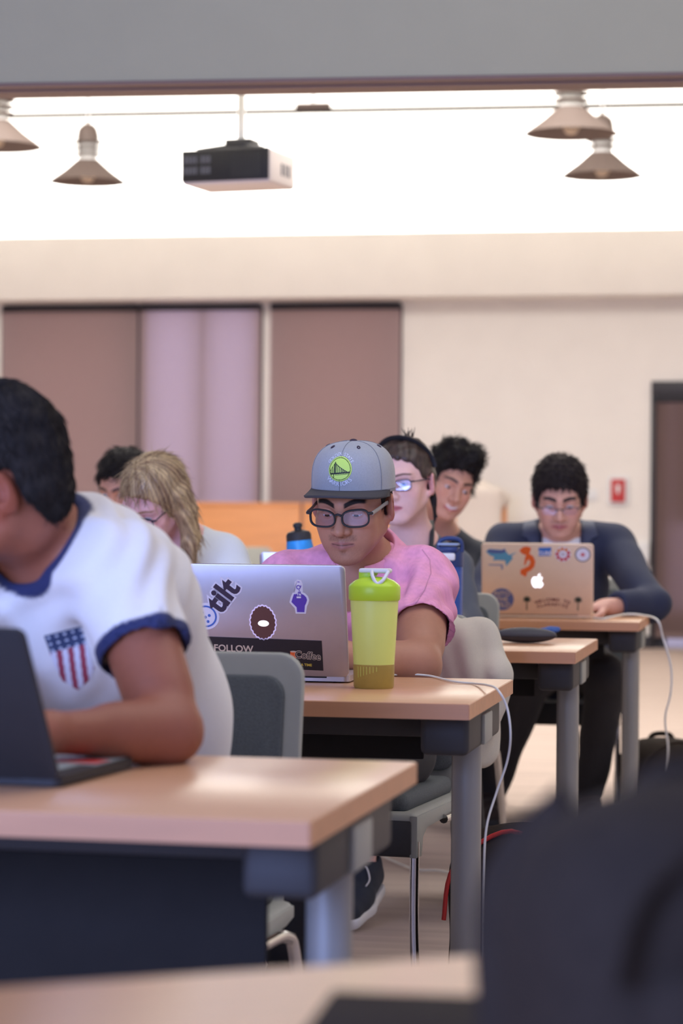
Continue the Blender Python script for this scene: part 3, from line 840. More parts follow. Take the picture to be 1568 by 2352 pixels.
# wall fittings
def wallrect(px0, py0, px1, py1):
    a, b = wall_uv(px0, py0), wall_uv(px1, py1); return (a[0] + b[0]) / 2, (a[1] + b[1]) / 2, abs(b[0] - a[0]), abs(a[1] - b[1])
u, z, ww, hh = wallrect(1396, 1094, 1444, 1160)
t = room_thing('fire_alarm_box', 'red fire alarm pull box with clear cover on the cream wall', 'fire alarm', u, -0.001, z)
prism('cover', rrect(ww, hh, 0.02), -0.03, 0, M['white'], t, bevel=0.004)
prism('pull_station', rrect(ww * 0.66, hh * 0.80, 0.01), -0.055, -0.03, M['red'], t, bevel=0.004)
prism('pull_handle', [(-ww * 0.10, hh * 0.2), (ww * 0.10, hh * 0.2), (ww * 0.05, -hh * 0.1), (-ww * 0.05, -hh * 0.1)], -0.066, -0.055, M['white'], t)
u, z, ww, hh = wallrect(1346, 1124, 1372, 1150)
t = room_thing('light_switch', 'small white switch plate on the wall beside the red alarm box', 'switch', u, -0.001, z)
prism('plate', rrect(ww, hh, 0.008), -0.01, 0, M['white'], t, bevel=0.002); prism('rocker', rrect(ww * 0.4, hh * 0.6, 0.004), -0.015, -0.01, M['white'], t)
u, z, ww, hh = wallrect(1455, 1245, 1492, 1290)
t = room_thing('wall_box', 'white box on the wall beside the doorway, behind the navy shoulder', 'box', u, -0.001, z)
prism('housing', rrect(ww, hh, 0.02), -0.10, 0, M['white'], t, bevel=0.01); prism('lid', rrect(ww * 0.8, hh * 0.7, 0.01), -0.106, -0.10, M['white'], t)
# chairs in front of the partition come with the other chairs

# ------------------------------------------------------------------ hanging lamps, rod, projector
lampm = mat('taupe_lamp_enamel', S(112, 98, 92), 0.55, noise=0.02, nscale=12)
bulbm = mat('frosted_bulb', S(225, 205, 180), 0.3, noise=0.01, nscale=12)
def lamp(label, px, rim_py, Y, diam=0.5):
    c = P(px, rim_py, Y)
    t = thing('pendant_lamp', label, 'lamp', c, group='conical pendant lamps')
    r = diam / 2
    lathe('lamp_shade', [(r, 0), (r * 0.985, 0.004), (r * 0.60, 0.075), (r * 0.30, 0.142), (r * 0.30, 0.137), (r * 0.58, 0.070), (r * 0.965, 0.002)], lampm, t, 40, closed=True)
    lathe('neck', [(r * 0.25, 0.135), (r * 0.245, 0.27), (0.01, 0.27)], M['white'], t, 24)
    for i in range(3):
        z0 = 0.176 + 0.038 * i; rr = r * (0.37 + 0.012 * i)
        lathe('cooling_fin', [(r * 0.24, z0), (rr, z0 + 0.001), (rr, z0 + 0.009), (r * 0.24, z0 + 0.011)], lampm, t, 28)
    lathe('dome', [(r * 0.29, 0.264), (r * 0.29, 0.30), (r * 0.25, 0.345), (r * 0.15, 0.372), (0.012, 0.382), (0.012, 0.40)], lampm, t, 28)
    lathe('bulb', [(0.001, -0.004), (0.03, 0.004), (0.045, 0.03), (0.045, 0.05), (0.02, 0.09), (0.02, 0.14)], bulbm, t, 20)
    tube('cord', [(0, 0, 0.39), (0, 0, zceil - c.z)], 0.008, M['white'], t, n=8)
lamp('conical pendant lamp hanging left of the projector', 201, 419, 15.6)
lamp('conical pendant lamp cut by the left picture edge', -8, 337, 13.3)
lamp('lower conical pendant lamp at the right, hanging behind the other', 1382, 405, 14.8)
lamp('nearer conical pendant lamp at the right, its top hidden by the bulkhead', 1311, 308, 13.0)
lamp('conical pendant lamp whose rim just peeks below the bulkhead', 1240, 188, 11.3)
d_rod = -3.2
rodm = mat('grey_rod_paint', S(76, 69, 67), 0.9, spec=0.1, noise=0.02, nscale=12)
a, b = px_room(-160, 270, d_rod), px_room(1700, 238, d_rod)
tag(tube('tension_rod', [a, b], 0.019, rodm, n=10), 'thin grey rod running across below the white upper wall', 'rod')
c = px_room(719, 248, d_rod + 0.05)
t = room_thing('sensor_box', 'small white box hung on the rod right of the projector', 'sensor', 0, 0); t.matrix_world = Matrix.Translation(c) @ Matrix.Rotation(-TH, 4, 'Z')
prism('housing', rrect(0.245, 0.065, 0.012), -0.03, 0.03, mat('sensor_housing', S(124, 108, 104), 0.8, noise=0.02, nscale=12), t, bevel=0.006)
tube('stem', [(0, 0, 0.03), (0, 0, zceil - c.z)], 0.008, M['white'], t, n=8)
# projector
pc = P(548, 392, 10.2)
t = thing('projector', 'black and white ceiling projector hung from a pole', 'projector', pc, math.radians(-20))
pw_, pd_, ph_ = 0.40, 0.30, 0.145
pm = mat('projector_white', S(226, 216, 214), 0.5, noise=0.01, nscale=20)
box('casing', (-pw_ / 2, -pd_ / 2 + 0.008, -ph_ / 2), (pw_ / 2, pd_ / 2, ph_ / 2), pm, t, bevel=0.014, seg=3)
fp = box('connector_panel', (-pw_ / 2 + 0.002, -pd_ / 2, -ph_ / 2 + 0.012), (pw_ / 2 - 0.006, -pd_ / 2 + 0.012, ph_ / 2 - 0.002), M['blackplastic'], t, bevel=0.004)
gm = mat('port_grey', S(104, 104, 112), 0.5, noise=0.02, nscale=40)
for i in range(7):
    for j in range(2):
        box('port', (-0.185 + 0.016 * i + (0.012 if i > 3 else 0), -pd_ / 2 - 0.002, -0.03 + 0.045 * j), (-0.174 + 0.016 * i + (0.012 if i > 3 else 0), -pd_ / 2 + 0.001, 0.0 + 0.045 * j), gm, fp)
for i in range(12): box('vent_slot', (0.03 + 0.011 * i, -pd_ / 2 - 0.0015, -0.045), (0.035 + 0.011 * i, -pd_ / 2 + 0.001, 0.05), M['black'], fp)
for i in range(3): box('side_vent', (pw_ / 2 - 0.001, -0.02 + 0.04 * i, -0.03), (pw_ / 2 + 0.002, 0.0 + 0.04 * i, 0.02), gm, t)
lathe('lens', [(0.045, 0), (0.045, 0.03), (0.036, 0.03), (0.03, 0.012), (0.001, 0.012)], M['blackplastic'], t, 24, loc=(0.1, pd_ / 2, 0.0), rot=(-PI / 2, 0, 0))
box('mount_plate', (-0.09, -0.07, ph_ / 2), (0.09, 0.07, ph_ / 2 + 0.018), M['black'], t, bevel=0.004)
box('mount_bracket', (-0.045, -0.05, ph_ / 2 + 0.018), (0.075, 0.05, ph_ / 2 + 0.055), M['black'], t, bevel=0.006)
for a in (-1, 1):
    for b in (-1, 1): tube('mount_arm', [(a * 0.03, b * 0.03, ph_ / 2 + 0.03), (a * 0.15, b * 0.10, ph_ / 2 + 0.004)], 0.008, M['black'], t, n=8)
tube('pole', [(0.01, 0, ph_ / 2 + 0.05), (0.01, 0, zceil - pc.z)], 0.017, M['white'], t, n=14)

# ------------------------------------------------------------------ tables
TZ = 0.74
TD = 0.66
TL = 1.83
def table(label, corner, rot, anchor='front', panel=0.60):
    """corner: right front (or right back) corner of the top"""
    t = thing('training_table', label, 'table', (corner[0], corner[1], 0), rot, group='maple training tables')
    y0 = 0.0 if anchor == 'front' else -TD
    th = 0.029
    box('tabletop', (-TL, y0, TZ - th + 0.001), (0, y0 + TD, TZ), M['top'], t, bevel=0.0022)
    for nm, lo, hi in (('edge_band', (-TL, y0 - 0.0012, TZ - th), (0.0, y0 + 0.0005, TZ - 0.0015)), ('edge_band', (-0.0005, y0, TZ - th), (0.0012, y0 + TD, TZ - 0.0015)), ('edge_band', (-TL, y0 + TD - 0.0005, TZ - th), (0, y0 + TD + 0.0012, TZ - 0.0015))):
        box(nm, lo, hi, M['edge'], t)
    ym = y0 + TD / 2
    box('beam', (-TL + 0.1, ym - 0.03, TZ - th - 0.06), (-0.10, ym + 0.03, TZ - th - 0.012), M['black'], t, bevel=0.004)
    box('modesty_shade_panel', (-TL + 0.12, ym + 0.05, panel), (-0.14, ym + 0.062, TZ - th - 0.01), M['panel'], t, bevel=0.003)  # where drawn deep, the black sheet stands in for under-table shade
    for x in (-0.048, -TL + 0.048):
        s = 1 if x > -1 else -1
        br = box('bracket', (x - 0.055, y0 + 0.10, TZ - th - 0.075), (x + 0.035, y0 + TD - 0.10, TZ - th), M['black'], t, bevel=0.012, seg=3)
        box('bracket_cap', (x + s * 0.036 - 0.005, ym - 0.05, TZ - th - 0.07), (x + s * 0.036 + 0.006, ym + 0.06, TZ - th - 0.012), M['plastic'], br, bevel=0.004)
        lathe('leg', [(0.029, 0.03), (0.029, TZ - th - 0.06)], M['steel'], t, 28, loc=(x, ym, 0))
        prism('foot', [(-0.27, 0), (0.27, 0), (0.27, 0.018), (0.05, 0.042), (-0.05, 0.042), (-0.27, 0.018)], -0.032, 0.032, M['black'], t, bevel=0.004, loc=(x, ym, 0), rot=(0, 0, PI / 2))
    return t
FRB = onz(710, 1887, TZ); FRC = onz(1076, 1617, TZ); FRD = onz(1320, 1498, TZ); FRE = onz(1467, 1429, TZ); BRA = onz(1108, 2192, TZ)
rB = -math.radians(12.0)
table('maple training table with blue-lit grey leg where the person in the white tee leans', FRB, rB, panel=0.30)  # panel deepened here to stand in for the dark beneath the top
table('maple training table under the stickered silver laptop and lime shaker bottle', FRC, -TH)
table('maple training table carrying the dark oval case and blue water bottle', FRD, -TH)
table('farthest maple training table, under the gold laptop', FRE, -TH)
table('nearest blurred maple table along the bottom of the picture', BRA, math.radians(22), 'back')

# ------------------------------------------------------------------ chairs
def make_chair():
    t = bpy.data.objects.new('stacking_chair', None); t.empty_display_size = 0.05; COL.objects.link(t)
    def curved(o, c):
        for v in o.data.vertices: v.co.y += c * v.co.x ** 2 + 0.16 * max(0, v.co.z - 0.45)
        return o
    bm = bmesh.new(); add_box(bm, (-0.205, -0.215, 0.425), (0.205, 0.19, 0.470))
    bmesh.ops.bevel(bm, geom=list(bm.edges), offset=0.02, segments=3, profile=0.5, affect='EDGES')
    autosmooth(bm_obj('seat', bm, M['fabric'], t), 50)
    # moulded pan with a skirt falling to the front corners
    bm = bmesh.new(); add_box(bm, (-0.23, -0.235, 0.400), (0.23, 0.21, 0.432))
    bmesh.ops.bevel(bm, geom=list(bm.edges), offset=0.013, segments=3, profile=0.5, affect='EDGES')
    sf = autosmooth(bm_obj('seat_frame', bm, M['plastic'], t), 50)
    box('front_apron', (-0.228, -0.236, 0.335), (0.228, -0.214, 0.42), M['black'], sf, bevel=0.008)  # part of the grey frame; its shadow is put in as black
    for s in (-1, 1):
        pr = [(-0.236, 0.335), (-0.195, 0.335), (-0.185, 0.375), (-0.150, 0.392), (0.15, 0.398), (0.2, 0.405), (0.2, 0.425), (-0.236, 0.425)]
        o = prism('side_skirt', pr, -0.009, 0.009, M['plastic'], sf, bevel=0.003)
        o.matrix_local = Matrix.Translation((s * 0.224, 0, 0)) @ Matrix.Rotation(PI / 2, 4, 'Z')
    o = prism('back_frame', rrect(0.46, 0.39, 0.045, 0, 0.645), 0.215, 0.240, M['plastic'], t, bevel=0.008); curved(o, -0.28)
    o = prism('backrest', rrect(0.40, 0.325, 0.035, 0, 0.640), 0.203, 0.222, M['fabric'], t, bevel=0.008); curved(o, -0.28)
    for s in (-1, 1):
        tube('back_post', [(s * 0.19, 0.16, 0.41), (s * 0.195, 0.225, 0.43), (s * 0.19, 0.235, 0.55)], 0.013, M['plastic'], t, n=10, smooth_path=4)
        tube('leg', [(s * 0.224, -0.224, 0.37), (s * 0.226, -0.230, 0.18), (s * 0.238, -0.245, 0.0)], 0.0105, M['chrome'], t, n=12, smooth_path=4)
        tube('leg', [(s * 0.235, -0.02, 0.395), (s * 0.245, 0.10, 0.39), (s * 0.25, 0.15, 0.33), (s * 0.262, 0.255, 0.0)], 0.0105, M['chrome'], t, n=12, smooth_path=5)
    return t
def copy_tree(o, parent=None):
    c = o.copy(); COL.objects.link(c)
    if parent is not None: c.parent = parent; c.matrix_parent_inverse = o.matrix_parent_inverse.copy()
    for ch in list(o.children): copy_tree(ch, c)
    return c
proto = make_chair(); used = False
def chair(label, x, y, deg):
    global used
    c = proto if not used else copy_tree(proto)
    used = True
    c.location = (x, y, 0); c.rotation_euler = (0, 0, math.radians(deg))
    return tag(c, label, 'chair', 'grey stacking chairs')
chair('grey stacking chair behind the person in the white tee', -0.345, 3.88, -13)
chair('grey stacking chair with the beige jacket hung on it', 0.015, 5.50, -17)
chair('grey stacking chair of the person with the headband', 0.19, 7.02, -13)
chair('grey stacking chair under the person in the navy blazer', 0.80, 8.74, -12)
chair('grey stacking chair cut by the right picture edge', 1.62, 8.75, -25)
chair('grey stacking chair under the blonde person in the pale tee', -0.62, 7.0, -12)
chair('grey stacking chair under the dark-haired person behind the blonde', -0.74, 8.75, -12)
chair('grey stacking chair under the smiling person', 0.30, 8.75, -12)
q = P(585, 1400, 16.5)
chair('far empty grey chair in front of the maple partition', q.x, 16.5, 160)

# ------------------------------------------------------------------ laptops
def flatmat(name, rgb, rough=0.5): return mat(name, S(*rgb), rough, noise=0.01, nscale=60)
W_ = flatmat('sticker_white', (232, 228, 236)); INK = flatmat('sticker_ink', (58, 46, 66)); PUR = flatmat('sticker_purple', (96, 66, 176))
BLU = flatmat('sticker_blue', (74, 112, 190)); BRN = flatmat('sticker_brown', (104, 66, 58)); BLK = flatmat('sticker_black', (34, 26, 28))
CRM = flatmat('sticker_cream', (212, 188, 160)); ORG = flatmat('sticker_orange', (238, 104, 40)); YEL = flatmat('sticker_yellow', (222, 190, 70))
TEA = flatmat('sticker_teal', (96, 160, 186)); NAV = flatmat('sticker_slate', (92, 104, 152)); GRY = flatmat('sticker_grey', (150, 150, 168))
DRD = flatmat('sticker_maroon', (128, 62, 62)); GRN = flatmat('sticker_green', (44, 58, 48)); REDS = flatmat('sticker_red', (208, 48, 52))
GLOW = mat('backlit_logo', (0.8, 0.8, 0.85), 0.4, emit=(0.88, 0.90, 1.0), estr=1.25, noise=0.01, nscale=20)
GLOW2 = mat('backlit_halo', S(196, 176, 190), 0.4, emit=(0.55, 0.50, 0.95), estr=0.35, noise=0.01, nscale=20)
def laptop(label, loc, rotz, w_, dep, lidh, lean, shell, deck, key_m):
    t = thing('laptop', label, 'laptop', loc, rotz)
    bm = prism_bm(rrect(w_, dep, 0.012, 0, 0), 0, 0.012)
    for v in bm.verts: v.co = (v.co.x, v.co.z + dep / 2, v.co.y + 0.003)
    bmesh.ops.recalc_face_normals(bm, faces=list(bm.faces))
    base = autosmooth(bm_obj('base', bm, deck, t))
    box('keyboard', (-w_ * 0.42, 0.025, 0.0151), (w_ * 0.42, dep * 0.52, 0.0166), key_m, base)
    box('trackpad', (-0.05, dep * 0.58, 0.0151), (0.05, dep * 0.93, 0.0156), deck, base)
    for sx in (-1, 1):
        for sy in (0.03, dep - 0.03): lathe('rubber_foot', [(0.008, 0), (0.008, 0.004)], M['blackplastic'], base, 12, loc=(sx * (w_ / 2 - 0.03), sy, 0))
    lid = prism('lid', rrect(w_, lidh, 0.012, 0, lidh / 2), -0.007, 0.0, shell, t, bevel=0.0015)
    lid.location = (0, 0.004, 0.014); lid.rotation_euler = (math.radians(lean), 0, 0)
    prism('screen', rrect(w_ - 0.03, lidh - 0.035, 0.003, 0, lidh / 2 + 0.004), 0.0002, 0.0008, M['screen'], lid)
    tube('hinge', [(-w_ * 0.36, 0.004, 0.012), (w_ * 0.36, 0.004, 0.012)], 0.005, M['blackplastic'], t, n=10)
    return t, lid
Y0 = -0.0073
def stick(name, pts, m, lid, layer=0, th=0.0003):
    y = Y0 - layer * 0.0003
    return prism(name, pts, y - th, y + 0.0004, m, lid)
# --- silver laptop on the second table
hinge = P(618, 1566, 4.83); hinge.z = TZ
lapC, lid = laptop('silver laptop covered in stickers with a glowing logo', hinge, -TH, 0.325, 0.215, 0.229, 14, M['alu'], M['alu'], M['blackplastic'])
cu = lambda px, py: ((px - 617 - (1440 - py) * -0.045) / 1142.0, (1563 - py) / 1112.0)
def offs(pts, d):
    """fatten an outline by d"""
    n = len(pts); out = []
    ar = sum(pts[i][0] * pts[(i + 1) % n][1] - pts[(i + 1) % n][0] * pts[i][1] for i in range(n))
    sg = 1 if ar > 0 else -1
    for i in range(n):
        a, b, c = Vector(pts[i - 1]), Vector(pts[i]), Vector(pts[(i + 1) % n])
        e1, e2 = (b - a).normalized(), (c - b).normalized()
        nn = Vector((e1.y + e2.y, -(e1.x + e2.x))) * sg
        if nn.length < 1e-6: nn = Vector((e1.y, -e1.x)) * sg
        nn.normalize(); out.append(tuple(b + nn * d))
    return out
# slanted word sticker: thick white letters under dark letters
tx, tz = cu(516, 1380)
lettering('sticker_backing', 'tilt', 0.062, W_, lid, tx, tz, Y0 - 0.0002, math.radians(52), 0.085)
lettering('sticker_lettering', 'tilt', 0.062, INK, lid, tx, tz, Y0 - 0.0008, math.radians(52), 0.034)
cx, cz = cu(476, 1428)
stick('smile_sticker', circ(0.0275, cx, cz), W_, lid, 0)
ring = circ(0.0225, cx, cz, 40); inner = circ(0.0190, cx, cz, 40)
bm = bmesh.new()
for i in range(40):
    j = (i + 1) % 40
    bm.faces.new([bm.verts.new((p[0], Y0 - 0.0009, p[1])) for p in (ring[i], ring[j], inner[j], inner[i])])
bm_obj('smile_ring', bm, BLU, lid)
for px, py in ((468, 1420), (475, 1430), (481, 1440), (484, 1426)):
    stick('smile_dot', circ(0.0030, *cu(px, py), n=14), BLU, lid, 2)
# plain round brown sticker over the backlit logo
cx, cz = cu(609, 1440)
nsp = 44
rag = lambda r1, r2: [(cx + (r1 if i % 2 else r1 * 0.93) * math.cos(2 * PI * i / nsp), cz + (r2 if i % 2 else r2 * 0.94) * math.sin(2 * PI * i / nsp)) for i in range(nsp)]
stick('logo_glow', rag(0.0285, 0.0375), GLOW2, lid, 0)
stick('round_sticker', rag(0.0258, 0.0345), BRN, lid, 1)
stick('logo_light', circ(0.0110, cx + 0.001, cz - 0.002, rz=0.0062), GLOW, lid, 2)
# purple foam hand
hp = [(678, 1382), (681, 1374), (686, 1374), (687, 1372), (687, 1348), (690, 1345), (694, 1346), (696, 1350), (697, 1372), (700, 1374), (704, 1376), (709, 1381), (711, 1387), (709, 1394), (706, 1400), (705, 1415), (688, 1415), (687, 1404), (680, 1397), (675, 1392)]
hpu = [cu(*p) for p in hp]
stick('hand_sticker_backing', offs(hpu, 0.0042), W_, lid, 0); stick('hand_sticker', hpu, PUR, lid, 1)
stick('hand_sticker_panel', [cu(*p) for p in ((687, 1383), (687, 1347), (697, 1347), (697, 1383))], W_, lid, 2)
hx, hz = cu(692, 1366)
lettering('sticker_lettering', 'Fa-Q', 0.0118, PUR, lid, hx, hz, Y0 - 0.0012, PI / 2, 0.02)
# black bumper sticker
bs_ = [cu(*p) for p in ((440, 1474), (745, 1480), (749, 1549), (440, 1541))]
stick('bumper_sticker', bs_, BLK, lid, 0)
lx, lz = cu(540, 1502); lettering('sticker_lettering', 'FOLLOW', 0.0195, CRM, lid, lx, lz, Y0 - 0.0008, -0.02, 0.02)
lx, lz = cu(713, 1515); lettering('sticker_lettering', 'Coffee', 0.0210, CRM, lid, lx, lz, Y0 - 0.0008, -0.08, 0.05, 0.92)
lettering('sticker_lettering', 'Coffee', 0.0210, BLK, lid, lx, lz, Y0 - 0.0013, -0.08, 0.0, 0.92)
lx, lz = cu(700, 1536); lettering('sticker_lettering', 'Y AT A TIME', 0.0072, YEL, lid, lx, lz, Y0 - 0.0008, -0.04, 0.02)
cup = [cu(*p) for p in ((672, 1505), (687, 1506), (686, 1521), (683, 1525), (676, 1525), (673, 1521))]
stick('cup_print', cup, ORG, lid, 1); stick('cup_rim_print', circ(0.0062, *cu(679.5, 1506), rz=0.0016), CRM, lid, 2)
# --- gold laptop on the farthest table
hinge = P(1234, 1421, 7.86); hinge.z = TZ
lapE, lid = laptop('gold laptop with a glowing apple logo and stickers, in front of the navy blazer', hinge, math.radians(-6), 0.360, 0.245, 0.246, 20, M['gold'], M['gold'], M['blackplastic'])
ce = lambda px, py: ((px - 1233 - (py - 1340) * 0.035) / 706.0, (1420 - py) / 654.0)
def zs(x, z): return ce(1090 + x / 5.227, 1240 + z / 5.227)          # coordinates of the enlarged study
sh = [(125, 195), (160, 165), (230, 170), (320, 175), (345, 155), (365, 195), (400, 235), (490, 200), (430, 245), (445, 275), (400, 330), (370, 365), (355, 300), (270, 295), (210, 300), (225, 260), (170, 240)]
stick('shark_sticker', [zs(*p) for p in sh], TEA, lid, 0)
stick('shark_back_print', [zs(*p) for p in ((130, 195), (165, 170), (300, 180), (350, 165), (360, 200), (300, 215), (200, 215))], NAV, lid, 1)
stick('shark_caption_bar', [zs(*p) for p in ((160, 345), (330, 345), (335, 400), (315, 410), (305, 362), (160, 358))], GRY, lid, 0)
ko = [(520, 180), (560, 140), (610, 130), (660, 150), (650, 190), (640, 215), (690, 250), (715, 310), (705, 370), (670, 410), (620, 440), (615, 480), (590, 490), (575, 470), (545, 465), (540, 410), (600, 380), (640, 360), (655, 320), (640, 285), (615, 300), (600, 350), (580, 350), (590, 270), (600, 230), (570, 225), (545, 210)]
stick('dancing_figure_sticker', [zs(*p) for p in ko], ORG, lid, 0)
stick('blue_sticker', [zs(*p) for p in ((748, 145), (897, 140), (897, 238), (750, 243))], flatmat('sticker_bright_blue', (60, 118, 196)), lid, 0)
lx, lz = zs(823, 210); lettering('sticker_lettering', 'CURE', 0.017, W_, lid, lx, lz, Y0 - 0.0008, 0, 0.03)
cx, cz = zs(1038, 220); stick('flower_sticker', circ(0.0255, cx, cz), W_, lid, 0)
for i in range(9):
    a = 2 * PI * i / 9 + 0.3
    stick('petal_print', circ(0.0058, cx + 0.0185 * math.cos(a), cz + 0.0185 * math.sin(a), 12), REDS if math.sin(a) < 0.3 else flatmat('sticker_amber', (226, 132, 52)), lid, 1)
lettering('sticker_lettering', 'N', 0.012, DRD, lid, cx, cz, Y0 - 0.0008)
cx, cz = zs(1272, 222); stick('dial_sticker', circ(0.0250, cx, cz), INK, lid, 0); stick('dial_face', circ(0.0218, cx, cz), W_, lid, 1)
stick('dial_star', [(cx + (0.009 if i % 2 else 0.004) * math.cos(PI * i / 5), cz + (0.009 if i % 2 else 0.004) * math.sin(PI * i / 5)) for i in range(10)], REDS, lid, 2)
cx, cz = zs(330, 762); stick('badge_sticker', circ(0.0385, cx, cz, 36), NAV, lid, 0)
for i, s in enumerate(('INTO', 'THE', 'WILD')): lettering('sticker_lettering', s, 0.022, CRM, lid, cx, cz + 0.020 - 0.020 * i, Y0 - 0.0008, 0, 0.01)
for X0 in (630, 1240):
    stick('palm_trunk_print', [zs(X0 - 5, 790), zs(X0 + 5, 790), zs(X0 + 8, 885), zs(X0 - 6, 885)], GRN, lid, 0)
    cx, cz = zs(X0, 762); pts = []
    for i in range(22):
        a = 2 * PI * i / 22; r = (0.0148 if i % 2 else 0.008) * (1.0 if math.sin(a) > -0.6 else 0.75); pts.append((cx + r * math.cos(a), cz + r * math.sin(a)))
    stick('palm_crown_print', pts, GRN, lid, 1)
def arc_text(s, cx, cz, R, size, spread, m, lid, up=1, bold=0.02):
    n = len(s)
    for i, ch in enumerate(s):
        if ch == ' ': continue
        a = (i - (n - 1) / 2) * spread
        lettering('sticker_lettering', ch, size, m, lid, cx + R * math.sin(a), cz + up * (R * math.cos(a) - R), Y0 - 0.0005, -a * up, bold)
cx, cz = zs(937, 760); arc_text('WELCOME TO', cx, cz, 0.14, 0.0150, 0.082, DRD, lid)
cx, cz = zs(937, 815); arc_text('CLARADISE', cx, cz, 0.14, 0.0150, 0.082, DRD, lid)
cx, cz = zs(750, 545)
ap = [(0.00, 0.0135), (0.006, 0.0155), (0.012, 0.0155), (0.0165, 0.0125), (0.0125, 0.008), (0.0112, 0.002), (0.0135, -0.004), (0.0180, -0.0075), (0.0155, -0.014), (0.0115, -0.0195), (0.0075, -0.0215), (0.0030, -0.0200), (0.00, -0.0192), (-0.0035, -0.0200), (-0.0075, -0.0215), (-0.0120, -0.0190), (-0.0165, -0.0120), (-0.0190, -0.0040), (-0.0190, 0.0040), (-0.0165, 0.0110), (-0.0115, 0.0152), (-0.0060, 0.0155)]
stick('apple_logo', [(cx + a, cz + b) for a, b in ap], GLOW, lid, 0)
stick('apple_logo_leaf', [(cx + a, cz + b) for a, b in ((0.0005, 0.0170), (0.0008, 0.0210), (0.004, 0.0255), (0.0085, 0.0275), (0.0082, 0.0230), (0.005, 0.0185))], GLOW, lid, 0)
# --- black laptop of the man in the white tee
hc = onz(137, 1812, TZ)
rl = math.radians(-17)
hB = hc - Vector((math.cos(rl), math.sin(rl), 0)) * 0.18
deckm = mat('pale_deck', S(150, 160, 160), 0.4, noise=0.03, nscale=30)
lapB, lid = laptop('black laptop seen from behind, in front of the person in the white tee', (hB.x, hB.y, TZ), rl, 0.36, 0.245, 0.216, 30, M['blackplastic'], M['blackplastic'], deckm)
bb = [c for c in lapB.children if c.name.startswith('base')][0]
box('palm_rest', (-0.17, 0.135, 0.0151), (0.172, 0.236, 0.0160), deckm, bb, bevel=0.0004)
box('palm_rest_label', (0.10, 0.145, 0.0158), (0.168, 0.19, 0.0166), M['red'], bb)
# --- silver laptop of the woman with the headband (one corner shows past the pink shoulder)
hD = onz(700, 1468, TZ)
lapD, lid = laptop('silver laptop corner showing between the pink shoulder and the blonde person', (hD.x + 0.05, 6.28, TZ), math.radians(-10), 0.325, 0.225, 0.225, 10, M['alu'], M['alu'], M['blackplastic'])

# ------------------------------------------------------------------ bottles and small things
lime = mat('lime_plastic', S(190, 226, 52), 0.35, noise=0.01, nscale=20, sss=0.0)
limeb = mat('lime_frosted_body', S(230, 240, 124), 0.38, noise=0.015, nscale=16)
drink = mat('brown_drink', S(178, 154, 72), 0.4, noise=0.08, nscale=40)
b = onz(858, 1580, TZ)
t = thing('shaker_bottle', 'lime green shaker bottle with brown drink left in the bottom', 'bottle', (b.x, b.y, TZ), math.radians(-20))
lathe('body', [(0.036, 0.0), (0.0385, 0.004), (0.0395, 0.044), (0.0470, 0.175), (0.0465, 0.178), (0.0001, 0.178)], limeb, t, 40)
lathe('drink', [(0.0372, 0.0), (0.0391, 0.004), (0.0401, 0.046), (0.0396, 0.0465), (0.0001, 0.0465)], drink, t, 40)
lathe('lid', [(0.0485, 0.170), (0.0500, 0.173), (0.0502, 0.196), (0.0480, 0.200), (0.038, 0.208), (0.024, 0.214), (0.0001, 0.216)], lime, t, 40)
box('lid_post', (-0.030, -0.011, 0.205), (-0.004, 0.011, 0.229), lime, t, bevel=0.004)
tube('cap_hinge', [(-0.004, -0.014, 0.222), (-0.004, 0.014, 0.222)], 0.006, lime, t, n=12)
fc = box('flip_cap', (-0.028, -0.016, 0.2225), (0.032, 0.016, 0.2315), M['white'], t, bevel=0.004)
tube('carry_loop', [(0.000, -0.016, 0.226), (0.006, -0.030, 0.218), (0.014, -0.036, 0.206), (0.020, -0.036, 0.203), (0.028, -0.030, 0.210), (0.032, -0.012, 0.226)], 0.0036, M['white'], fc, n=8, smooth_path=5)
for i in range(7):
    a = -PI / 2 - 0.5 + 0.16 * i
    r0, r1 = 0.0402, 0.0408
    tube('gauge_mark', [((r0) * math.cos(a), r0 * math.sin(a), 0.022 + 0.002 * i), (r1 * math.cos(a), r1 * math.sin(a), 0.043)], 0.0005, limeb, t, n=6)
# blue flip-top bottle
navy = mat('navy_plastic', S(44, 62, 112), 0.35, noise=0.02, nscale=20)
bluep = mat('blue_translucent_plastic', S(56, 98, 186), 0.25, trans=0.3, noise=0.02, nscale=12)
b = P(1033, 1470, 6.42)
t = thing('water_bottle', 'blue water bottle with navy lid behind the pink sleeve', 'bottle', (b.x, b.y, TZ), math.radians(-15))
lathe('body', [(0.030, 0), (0.033, 0.004), (0.033, 0.195), (0.030, 0.205), (0.0001, 0.206)], bluep, t, 32)
lathe('lid', [(0.0345, 0.198), (0.0350, 0.202), (0.0345, 0.236), (0.030, 0.246), (0.0001, 0.248)], navy, t, 32)
box('spout_guard', (-0.026, -0.036, 0.236), (0.026, -0.010, 0.252), navy, t, bevel=0.006)
box('release_button', (-0.022, -0.039, 0.214), (0.020, -0.031, 0.234), M['white'], t, bevel=0.005)
tube('carry_handle', [(-0.030, -0.012, 0.238), (-0.028, -0.012, 0.262), (-0.012, -0.010, 0.272), (0.016, -0.008, 0.272), (0.030, -0.006, 0.262), (0.032, -0.006, 0.236)], 0.006, navy, t, n=10, smooth_path=5)
box('rim_band', (-0.028, -0.037, 0.254), (0.028, 0.0, 0.260), mat('pale_blue_plastic', S(150, 170, 200), 0.4, noise=0.02, nscale=20), t, bevel=0.002)
